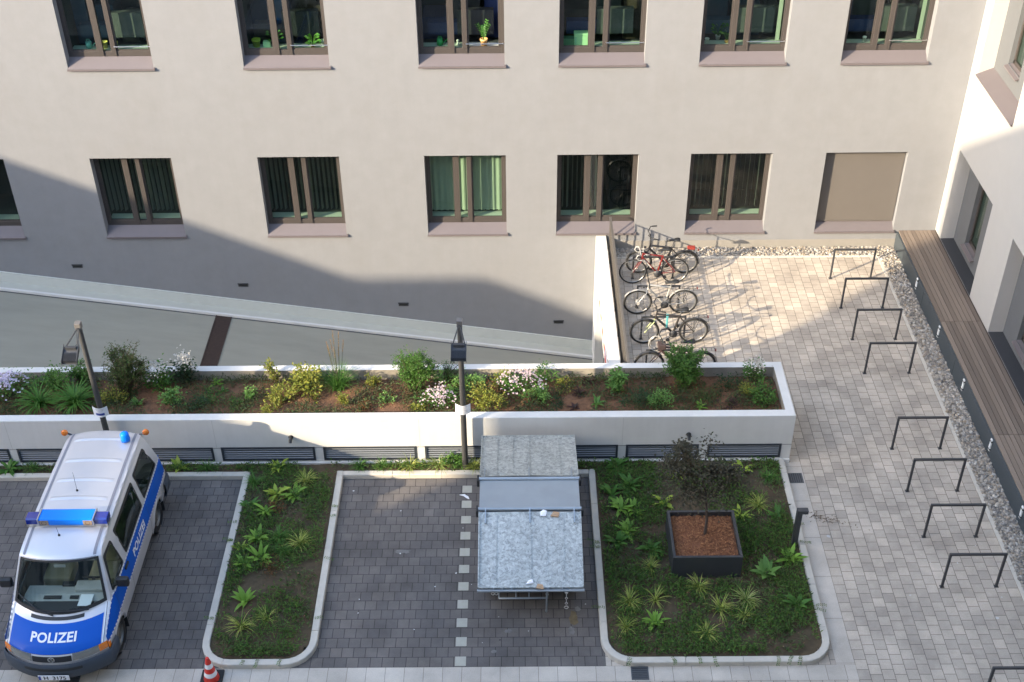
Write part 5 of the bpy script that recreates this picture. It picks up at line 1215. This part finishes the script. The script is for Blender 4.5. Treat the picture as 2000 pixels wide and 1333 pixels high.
def bush(name, x, y, z, rx, rz, mat, label, seed, n=420, ls=.055, ry=None, flowers=None, nf=0, fs=.028, cat='shrub', k=9, group=None, ftop=False, fsx=1):
    rx *= 1.15; rz *= 1.12; n = int(n*1.25); rnd = random.Random(seed); ry = (ry or rx/1.15)*1.12; t = thing(name, label, cat, (x, y, z), 0, group); b = MB(); cs = clumpleaves(b, rnd, rx, ry, rz, n, ls, .6, k); b.build('foliage', mat, t, fix=False)
    b = MB()
    for c in cs: b.tube([(0,0,-.05), (c.x*.4, c.y*.4, c.z*.5), tuple(c)], [.008,.006,.003], 4, False)
    b.build('stems', STEM, t, fix=False)
    if flowers:
        b = MB()
        fc = [Vector((rnd.gauss(0,.4)*rx, rnd.gauss(0,.4)*ry, 0)) for _ in range(7)]
        for i in range(nf):
            a = rnd.uniform(0, 6.28); q = math.sqrt(rnd.random())*1.0; p = Vector((math.cos(a)*q*rx*fsx, math.sin(a)*q*ry*fsx, rz*(1.0-.45*q*q)+rnd.uniform(-.05,.06)))
            if rnd.random() < .5: f = rnd.choice(fc); p = Vector((f.x*fsx+rnd.gauss(0,.07), f.y*fsx+rnd.gauss(0,.07), rz*.95+rnd.uniform(-.06,.08)))
            up = Vector((rnd.uniform(-.5,.5)+p.x*.6, rnd.uniform(-.9,.2), 1)).normalized(); u = up.orthogonal().normalized(); v = up.cross(u); m_ = 8; s_ = fs*rnd.uniform(.7,1.25); vs = [p]
            for j in range(m_*2): aa = math.pi*j/m_; vs.append(p+(u*math.cos(aa)+v*math.sin(aa))*s_*(1 if j % 2 == 0 else .62)+up*.004)
            b.add(vs, [(0, 1+j, 1+(j+1) % (2*m_)) for j in range(2*m_)]); e = [p+(u*math.cos(1.05*j)+v*math.sin(1.05*j))*s_*.25+up*.008 for j in range(6)]; b.add(e, [tuple(range(6))], 1)
        b.build('flowers', [flowers, FEYE], t, fix=False)
    return t
def shrub(name, x, y, z, h, r, mat, label, seed, nb=16, nl=34, ls=.06, wr=.55, lean=(0,0), cat='shrub', base=.05, sub=2):
    rnd = random.Random(seed); t = thing(name, label, cat, (x, y, z)); b = MB(); l = MB()
    for i in range(nb):
        az = rnd.uniform(0, 6.28); q = rnd.uniform(.15, 1)*(1.25 if rnd.random() < .2 else 1); e = Vector((math.cos(az)*r*q+lean[0], math.sin(az)*r*q*.75+lean[1], h*rnd.uniform(.38, 1.05)*(1-.22*q))); s = Vector((rnd.uniform(-base,base), rnd.uniform(-base,base), -.05))
        mid = s.lerp(e, .5)+Vector((0,0,h*.12)); pts = [s, s.lerp(mid,.5)+Vector((0,0,.05)), mid, mid.lerp(e,.5)+Vector((0,0,h*.04)), e]; b.tube(pts, [.012,.010,.008,.005,.003], 5, False)
        twigs = [pts]
        for k in range(sub):
            o = pts[rnd.choice((2,3))]; d = Vector((rnd.uniform(-1,1), rnd.uniform(-1,1), rnd.uniform(0,1)))*r*.35; tw = [o, o+d*.5+Vector((0,0,.02)), o+d]; b.tube(tw, [.005,.004,.002], 4, False); twigs.append(tw)
        for tw in twigs:
            for k in range(nl//(1 if tw is pts else 2)):
                f = rnd.uniform(.06 if tw is pts else 0, 1)*(len(tw)-1); a = min(int(f), len(tw)-2); p = Vector(tw[a]).lerp(Vector(tw[a+1]), f-a)+Vector((rnd.gauss(0,.03), rnd.gauss(0,.03), rnd.gauss(0,.03)))
                leafq(l, p, (rnd.uniform(-1,1), rnd.uniform(-1,1), rnd.uniform(-.4,.6)), (rnd.uniform(-.4,.4), rnd.uniform(-.4,.4), 1), ls*rnd.uniform(.7,1.25), ls*wr*rnd.uniform(.7,1.2))
    b.build('stems', WSTEM, t, fix=False); l.build('foliage', mat, t, fix=False); return t
ZP = 1.05
# --- the raised planter, left to right
bush('aster', -10.55, -7.15, ZP, .42, .42, HOSTAD, 'lilac flowered aster clump at the left edge of the raised planter', 1, 520, .05, .45, FLILAC, 210, .026, 'flower')
tuft('ornamental_grass', -9.78, -7.48, ZP, .62, TUFTG, 'dark arching grass tuft beside the lilac asters', 2, 150)
tuft('ornamental_grass', -9.05, -7.45, ZP, .66, TUFTG, 'dark arching grass tuft left of the lamp post behind the van', 3, 170)
bush('green_shrub', -9.68, -6.95, ZP, .36, .55, BUSHG, 'bushy mid green shrub above the two dark grass tufts', 4, 700, .06)
shrub('leafy_shrub', -9.15, -6.72, ZP, .62, .36, BUSHG, 'loose leafy shrub touching the rear wall just left of the lamp post', 5, 14, 26, .06)
shrub('tall_shrub', -8.10, -7.12, ZP, 1.30, .58, REDGR, 'tall reddish green shrub right of the lamp post behind the van', 6, 46, 48, .048, .45, (.08,.05), sub=4)
bush('low_shrub', -8.33, -7.42, ZP, .24, .34, BUSHY, 'low yellow green shrub at the foot of the tall reddish shrub', 7, 260, .05)
bush('phlox', -7.42, -7.0, ZP, .26, .62, BUSHG, 'white flowered phlox between the tall reddish shrub and the ramp drain', 8, 360, .07, .22, FWHITE, 150, .020, 'flower', fsx=.8)
bush('phlox', -6.90, -6.68, ZP, .24, .60, BUSHD, 'round white phlox head against the rear wall below the ramp drain', 9, 300, .07, .2, FWHITE, 190, .021, 'flower', fsx=.75)
rosette('lettuce_plant', -7.80, -7.42, ZP, .20, BUSHL, 'small pale lettuce like plant below the first white phlox', 10, 16, .35)
bush('low_shrub', -6.70, -7.60, ZP, .30, .22, BUSHD, 'low dark green shrub by the front rim below the white phlox', 11, 260, .05)
shrub('young_plant', -5.48, -7.30, ZP, .34, .14, BUSHL, 'small upright light green plant left of the yellow shrubs', 12, 6, 20, .06)
bush('seedling', -5.80, -7.55, ZP, .20, .14, BUSHG, 'flat dark seedling near the front rim left of the small upright plant', 13, 110, .05)
rosette('seedling', -6.12, -7.05, ZP, .16, HOSTAD, 'little dark rosette in bare soil below the ramp drain', 14, 12, .3)
shrub('young_shrub', -5.02, -6.72, ZP, .60, .24, BUSHY, 'thin young shrub with reddish tips against the rear wall', 15, 7, 18, .065, lean=(-.1,.05))
bush('yellow_shrub', -4.32, -7.0, ZP, .34, .56, BUSHY, 'largest yellow green shrub, just left of the plumed grass', 16, 620, .075)
bush('yellow_shrub', -4.78, -7.30, ZP, .26, .30, BUSHY, 'yellow shrub at lower left of the largest yellow shrub', 17, 340, .06)
bush('yellow_shrub', -4.98, -7.62, ZP, .24, .26, BUSHY, 'small yellow shrub on the front rim of the planter', 18, 280, .055)
shrub('young_plant', -3.55, -7.45, ZP, .30, .16, BUSHY, 'wiry yellow green plant right below the largest yellow shrub', 19, 7, 20, .05)
t = thing('plumed_grass', 'green ornamental grass with tall tan feathery plumes', 'grass', (-3.72, -6.95, ZP)); rnd = random.Random(20); b = MB()
for i in range(230): blade(b, (rnd.uniform(-.12,.12),rnd.uniform(-.1,.1),0), rnd.uniform(0,6.28), rnd.uniform(.9,1.5), rnd.uniform(.4,.75), .014, rnd.uniform(.5,1.7), 5)
b.build('blades', TUFTG, t, fix=False); b = MB(); pl_ = MB()
for i in range(11):
    dx, dy, h = rnd.uniform(-.2,.22), rnd.uniform(-.05,.12), rnd.uniform(.95,1.42); e = Vector((dx, dy, h)); b.tube([(dx*.2,dy*.2,0), (dx*.6,dy*.6,h*.5), e], [.005,.004,.003], 4, False)
    if i < 8:
        for k in range(60):
            f = rnd.random(); p = Vector((dx*.6,dy*.6,h*.5)).lerp(e, .55+.5*f); blade(pl_, p, rnd.uniform(0,6.28), rnd.uniform(.9,1.4), .05, .008, .3, 2)
b.build('stalks', STEM, t, fix=False); pl_.build('plumes', PLUME, t, fix=False)
shrub('young_plant', -3.0, -6.85, ZP, .28, .18, BUSHY, 'small yellow plant between the plumed grass and the big green shrub', 21, 7, 20, .055)
shrub('big_shrub', -2.15, -7.05, ZP, .95, .56, BUSHG, 'big spreading green shrub left of the refuse container lamp post', 22, 40, 52, .052, .5, (-.02,.05), sub=4)
shrub('feathery_shrub', -1.50, -6.75, ZP, .72, .36, BUSHG, 'thin feathery shrub leaning right over the rear wall', 23, 9, 30, .035, .4, (.05,.15))
bush('green_shrub', -1.32, -7.0, ZP, .28, .32, BUSHL, 'rounded green shrub behind the pink flowers by the lamp post', 24, 380, .05)
bush('aster', -1.62, -7.60, ZP, .34, .38, HOSTAD, 'pink flowered aster on the front rim left of the lamp post', 25, 380, .045, .26, FPINK, 150, .021, 'flower')
bush('yellow_shrub', -2.0, -7.68, ZP, .13, .18, BUSHY, 'tiny yellow green shrub left of the pink asters on the rim', 26, 140, .05)
bush('low_shrub', -.92, -6.98, ZP, .20, .28, BUSHL, 'narrow green shrub immediately right of the lamp post', 27, 220, .05)
bush('yellow_shrub', -.36, -6.85, ZP, .22, .32, BUSHY, 'rounded yellow shrub behind the large pink aster', 28, 380, .045)
bush('aster', .05, -7.12, ZP, .42, .42, HOSTAD, 'largest pink flowered aster right of the lamp post', 29, 520, .045, .36, FPINK, 230, .021, 'flower')
bush('yellow_shrub', -.58, -7.55, ZP, .29, .40, BUSHY, 'yellow green shrub at the front left of the largest aster', 30, 480, .06)
bush('rusty_shrub', -.50, -7.25, ZP, .22, .30, RUST, 'rust tinted shrub squeezed between yellow shrub and large aster', 31, 180, .04)
bush('round_shrub', .42, -7.38, ZP, .23, .32, BUSHL, 'neat round bluish green shrub right of the largest aster', 32, 420, .045)
bush('leafy_shrub', .62, -6.75, ZP, .28, .34, BUSHG, 'leafy green shrub behind the round shrub against the rear wall', 33, 300, .055)
bush('seedling', .80, -7.55, ZP, .14, .14, BUSHD, 'small dark seedling by the rim right of the round shrub', 34, 90, .05)
rosette('purple_plant', 1.52, -6.80, ZP, .22, PURP, 'dark purple rosette near the rear wall left of the tall leafy plant', 35, 18, .4)
rosette('purple_plant', 1.30, -7.22, ZP, .20, PURP, 'purple rosette in the middle of the soil left of the tall leafy plant', 36, 16, .4)
rosette('purple_plant', 1.15, -7.65, ZP, .17, PURP, 'smallest purple rosette by the front rim', 37, 14, .4)
rosette('lettuce_plant', 1.62, -7.52, ZP, .22, BUSHL, 'light green lettuce like plant below the tall leafy plant', 38, 18, .35)
shrub('leafy_plant', 2.05, -7.12, ZP, .66, .27, BUSHL, 'upright light leafy plant beside the end of the railing', 39, 13, 26, .10, .55, sub=1)
bush('low_shrub', 2.48, -7.58, ZP, .30, .24, BUSHD, 'low dark shrub between leafy plant and round light shrub at the rim', 40, 260, .05)
bush('round_shrub', 2.92, -7.52, ZP, .25, .34, BUSHL, 'round light green shrub on the rim below the tall dark shrub', 41, 520, .042)
shrub('tall_shrub', 3.42, -7.0, ZP, 1.12, .58, BUSHG, 'tall dark green shrub in front of the nearest bicycle', 42, 44, 56, .058, .5, (-.02,.03), sub=4)
bush('rusty_shrub', 3.42, -7.15, ZP, .30, .28, RUST, 'rust tinted twigs at the foot of the tall dark shrub', 43, 70, .045)
bush('low_shrub', 4.40, -7.05, ZP, .26, .26, BUSHD, 'low dark shrub right of the tall dark shrub', 44, 240, .05)
rosette('seedling', 3.72, -7.65, ZP, .18, HOSTA, 'small green rosette on the rim right of the round light shrub', 45, 14, .35)
bush('low_shrub', 4.30, -7.60, ZP, .22, .18, PURP, 'low purplish shrub on the rim near the right end', 46, 160, .045)
bush('phlox', 4.92, -6.82, ZP, .20, .48, HOSTAD, 'white phlox near the right end of the planter', 47, 180, .06, .12, FWHITE, 130, .019, 'flower', fsx=.9)
bush('yellow_shrub', 4.72, -7.28, ZP, .19, .22, BUSHY, 'small yellow shrub below the white phlox at the right end', 48, 240, .04)
bush('green_shrub', 5.02, -7.45, ZP, .26, .34, BUSHG, 'last green shrub in the right corner of the planter', 49, 340, .06)
bush('low_shrub', -6.35, -7.28, ZP, .26, .18, BUSHG, 'low spreading green plant in the soil below the ramp drain', 60, 170, .05)
bush('leafy_plant', -7.05, -7.38, ZP, .22, .30, BUSHL, 'fresh green leafy plant directly below the first white phlox', 61, 240, .07)
rosette('seedling', -6.30, -6.78, ZP, .20, HOSTA, 'small green rosette by the rear wall right of the round white phlox', 62, 14, .3)
bush('low_shrub', -2.72, -7.42, ZP, .16, .16, BUSHL, 'tiny light green plant in bare soil left of the big green shrub', 63, 110, .045)
bush('low_shrub', -3.20, -7.68, ZP, .24, .12, RUST, 'flat rust coloured plant on the rim below the plumed grass', 64, 120, .045)
bush('low_shrub', .98, -7.02, ZP, .20, .20, BUSHY, 'small olive plant between round shrub and purple rosettes', 65, 150, .045)
bush('low_shrub', 3.92, -7.35, ZP, .26, .20, REDGR, 'reddish low plant at right of the tall dark shrub', 66, 170, .045)
# scattered low greens in the planter soil, too many to count
def cover(name, inside, x0, x1, y0, y1, z, dens, mat, ls, seed, hmax=.06, patch=1.3, thr=-.05):
    rnd = random.Random(seed); b = MB(); n = int((x1-x0)*(y1-y0)*dens)
    for i in range(n):
        x, y = rnd.uniform(x0, x1), rnd.uniform(y0, y1)
        d = noise.noise(Vector((x*patch, y*patch, seed)))+.5*noise.noise(Vector((x*patch*3, y*patch*3, seed+4)))
        if d < thr+rnd.uniform(-.25, .25) or not inside(x, y): continue
        leafq(b, (x, y, z+rnd.uniform(0, hmax)), (rnd.uniform(-1,1), rnd.uniform(-1,1), rnd.uniform(-.1,1.0)), (rnd.uniform(-.5,.5), rnd.uniform(-.5,.5), 1), ls*rnd.uniform(.6,1.4), ls*.35*rnd.uniform(.6,1.3))
    return tag(b.build(name, mat, fix=False), kind='stuff')
cover('planter_weeds', lambda x, y: True, -13, 5.3, -7.92, -6.62, ZP, 1500, G('weed_leaf', [(.05,.09,.03),(.09,.12,.035),(.04,.07,.03),(.10,.075,.035)]), .065, 5, .13, 1.3, -.02)
cover('bark_mulch', lambda x, y: True, -13, 5.3, -7.92, -6.62, ZP-.04, 900, G('mulch_chip', [(.14,.07,.035),(.22,.12,.06),(.08,.045,.03)], 0, .9), .045, 9, .03, 1.5, -.6)
COVER = G('ground_cover_leaf', [(0.045, 0.113, 0.02), (0.081, 0.178, 0.031), (0.121, 0.219, 0.038), (0.049, 0.089, 0.019), (0.138, 0.178, 0.041)])
cover('ground_cover', incov, -20, 5.35, -13.2, -8.18, .09, 1900, COVER, .065, 11, .11, 1.1, -.03)
cover('ground_grass', incov, -13.4, 5.35, -13.2, -8.18, .09, 420, G('grass_blade', [(.05,.10,.025),(.09,.13,.04),(.10,.10,.05)]), .085, 17, .07, .8, .0)
# --- left bed and right bed
ZB = .09
LB = [(-4.88,-8.34,.30,'y','yellow green hosta at the top of the left bed below the vents'),(-4.27,-8.78,.34,'t','pale yellow green grass like tuft near the top right of the left bed'),(-4.80,-9.12,.34,'y','bright yellow green hosta in the upper middle of the left bed'),(-4.45,-9.15,.36,'h','green hosta touching the bright yellow one on its right'),
      (-4.95,-9.58,.30,'h','green hosta left of the rusty plant in the left bed'),(-5.26,-9.46,.28,'d','dark leafy hosta close to the left kerb in the upper left bed'),(-4.98,-10.34,.34,'h','leftmost of the three plants level in the middle of the left bed'),(-4.58,-10.34,.36,'g','central of the three plants level in the middle of the left bed'),
      (-4.16,-10.50,.36,'m','striped tuft on the right of the middle row in the left bed'),(-5.26,-10.58,.20,'y','small yellow plant near the left kerb at mid height'),(-4.86,-10.84,.36,'h','largest green hosta of the left bed, above the rusty mound'),(-5.14,-11.0,.28,'h','green hosta left of the largest hosta'),
      (-4.45,-10.68,.28,'g','thin dark tuft right of the largest hosta'),(-4.97,-11.90,.32,'h','lone broad leaved hosta in the lower left bed'),(-4.93,-12.52,.38,'t2','striped grass tuft nearest the cone'),(-4.49,-12.33,.30,'t2','sparse striped tuft right of the lowest tuft'),(-5.28,-8.80,.32,'g','dark grass tuft in the top left corner of the left bed')]
RB = [(1.97,-8.37,.36,'d','dark green hosta at the top left of the right bed'),(2.24,-8.94,.34,'d','dark hosta second from top along the left side of the right bed'),(2.02,-9.58,.34,'h','green hosta in the left group of three beside the container'),(1.86,-9.18,.30,'d','dark hosta in the left group, closest to the container'),(2.26,-9.66,.30,'h','right one of the touching pair beside the container'),
      (2.10,-10.20,.34,'h','pale green hosta left of the black planter box'),(1.86,-10.50,.32,'d','dark hosta by the left kerb level with the black box'),(2.50,-10.68,.32,'d','dark hosta touching the left side of the black box'),(2.89,-9.42,.30,'y','bright yellow hosta behind the left rear corner of the black box'),(3.17,-8.60,.24,'y','bright plant half hidden beneath the dark tree crown'),
      (4.56,-8.52,.34,'y','bright hosta at the top right under the last vents'),(5.02,-8.76,.28,'g','dark tuft in the top right corner of the right bed'),(4.72,-9.54,.34,'m','striped tuft right of the dark tree crown'),(5.02,-9.80,.28,'d','dark hosta by the right kerb above the bollard light'),(4.32,-9.78,.28,'y','yellow green hosta at the right rear corner of the black box'),
      (5.08,-10.95,.34,'h','green hosta at the foot of the bollard light'),(4.57,-11.35,.40,'b','large pale veined hosta right of the black box'),(2.46,-11.16,.28,'t','yellow tuft at the front left corner of the black box'),(3.28,-11.66,.34,'t','bright variegated tuft directly in front of the black box'),(2.0,-12.0,.36,'t','yellow striped tuft in the lower left of the right bed'),
      (2.47,-11.93,.32,'t2','greener striped tuft beside the lower left yellow tuft'),(2.42,-12.46,.30,'h','green hosta in the lower left of the right bed'),(1.90,-12.58,.32,'t2','sparse tuft in the bottom left corner of the right bed'),(3.61,-12.17,.36,'t2','striped tuft left of the brightest tuft'),(4.10,-11.97,.36,'T','brightest yellow grass tuft in the right bed'),
      (4.03,-12.34,.28,'t2','small striped tuft directly below the brightest one'),(3.29,-12.74,.34,'t2','thin variegated tuft along the front kerb of the right bed'),(4.42,-12.30,.10,'y','tiny yellow seedling right of the brightest tuft'),(5.02,-12.10,.34,'d','dark hosta in the lower right of the right bed')]
SB = [(-6.91,-8.33,.32,'y','yellow green hosta behind the van in the strip below the vents'),(-6.34,-8.34,.28,'g','dark tuft right of the yellow hosta behind the van'),(-10.40,-8.33,.34,'d','dark fern like plant at the far left below the vents'),(-9.92,-8.33,.26,'g','small tuft at the left below the vents'),(-3.22,-8.33,.28,'g','green tuft at the left end of the strip behind the empty bay'),(-2.79,-8.31,.26,'g','second tuft from the left behind the empty bay'),
      (-2.20,-8.33,.32,'m','wide striped tuft in the strip behind the empty bay'),(-1.62,-8.31,.34,'T','bright yellow tuft just left of the lamp post foot'),(-.88,-8.37,.30,'t','yellow tuft just right of the lamp post foot')]
k = 100
for x, y, s, ty, lab in LB+RB+SB:
    k += 1; z = ZB-.02
    if ty in 'hydb': rosette('hosta', x, y, z, s, {'h': HOSTA, 'y': HOSTAY, 'd': HOSTAD, 'b': BUSHL}[ty], lab, k, 16 if s > .15 else 7, .30 if ty != 'b' else .36)
    else: tuft('grass_tuft', x, y, z, s*(1.1), {'t': TUFTM, 'T': TUFTY, 't2': TUFTM, 'g': TUFTG, 'm': TUFTM}[ty], lab, k, 70 if ty != 't2' else 42)
bush('evergreen_bush', -1.32, -8.33, ZB-.02, .22, .34, BUSHG, 'dark rounded bush touching the lamp post foot', 201, 380, .05, .13)
bush('rusty_plant', -4.70, -9.50, ZB-.02, .17, .22, RUST, 'rust brown plant in the upper left bed', 202, 220, .03)
bush('rusty_plant', -4.66, -11.12, ZB-.02, .24, .20, RUST, 'rust brown mound below the largest hosta of the left bed', 203, 220, .03)
b = MB(); rnd = random.Random(5)
for i in range(90): q = Vector((5.98+rnd.gauss(0,.22), -9.80+rnd.gauss(0,.05), .006)); q.y -= (q.x-5.98)*.35; leafq(b, q, (rnd.uniform(-1,1), rnd.uniform(-1,1), .1), (0,0,1), .05, .015)
tag(b.build('plant_debris', G('debris', [(.12,.08,.05),(.2,.15,.1)], 0)), kind='stuff')

# runners of ground cover creeping over the kerbs, and small dry litter in the beds
b = MB(); rnd = random.Random(31)
def runner(x, y, dx, dy):
    p = Vector((x, y, .125)); d = Vector((dx, dy, 0)); n = rnd.randint(4, 8)
    for i in range(n):
        p = p+d*.028+Vector((rnd.uniform(-.012,.012), rnd.uniform(-.012,.012), 0)); p.z = .118+rnd.uniform(0,.01)
        for s in (-1, 1): leafq(b, p, Vector((d.y*s+d.x*.5, -d.x*s+d.y*.5, .2)), (0,0,1), .04, .018)
for i in range(7): runner(rnd.uniform(1.9,4.9), -13.22, rnd.uniform(-.4,.4), -1)
for i in range(3): runner(rnd.uniform(-5.0,-4.1), -13.22, rnd.uniform(-.4,.4), -1)
for x, d in ((-5.43,-1),(-3.68,1),(1.57,-1),(5.32,1)):
    for i in range(4): runner(x, rnd.uniform(-12.6,-8.9), d, rnd.uniform(-.5,.5))
tag(b.build('creeping_runners', COVER, fix=False), kind='stuff')
b = MB(); rnd = random.Random(33)
for i in range(900):
    x, y = rnd.uniform(-5.5, 5.3), rnd.uniform(-13.2, -8.2)
    if incov(x, y): leafq(b, (x, y, .12+rnd.uniform(0,.05)), (rnd.uniform(-1,1), rnd.uniform(-1,1), rnd.uniform(-.2,.2)), (rnd.uniform(-.3,.3),0,1), rnd.uniform(.025,.06), rnd.uniform(.015,.035))
tag(b.build('dry_leaf_litter', G('dry_litter', [(.13,.075,.035),(.20,.12,.06),(.08,.045,.025),(.26,.20,.12)], 0, .9), fix=False), kind='stuff')
# specks on the paving: bird droppings, gum and crumbs
b = MB(); rnd = random.Random(35)
for i in range(46):
    x, y = (rnd.uniform(-3.4, 1.3), rnd.uniform(-13.2, -8.8)) if i < 22 else (rnd.uniform(5.9, 9.0), rnd.uniform(-13.5, -.8)); r = rnd.uniform(.006, .02) if rnd.random() < .92 else .035; k = 7
    b.add([(x+r*math.cos(6.283*j/k)*rnd.uniform(.6,1.3), y+r*math.sin(6.283*j/k)*rnd.uniform(.6,1.3), .005) for j in range(k)], [tuple(range(k))], rnd.choice((0,0,1)))
tag(b.build('paving_specks', [pm('speck_pale', (.5,.49,.46), .9), pm('speck_dark', (.05,.045,.04), .9)], fix=False), kind='stuff')
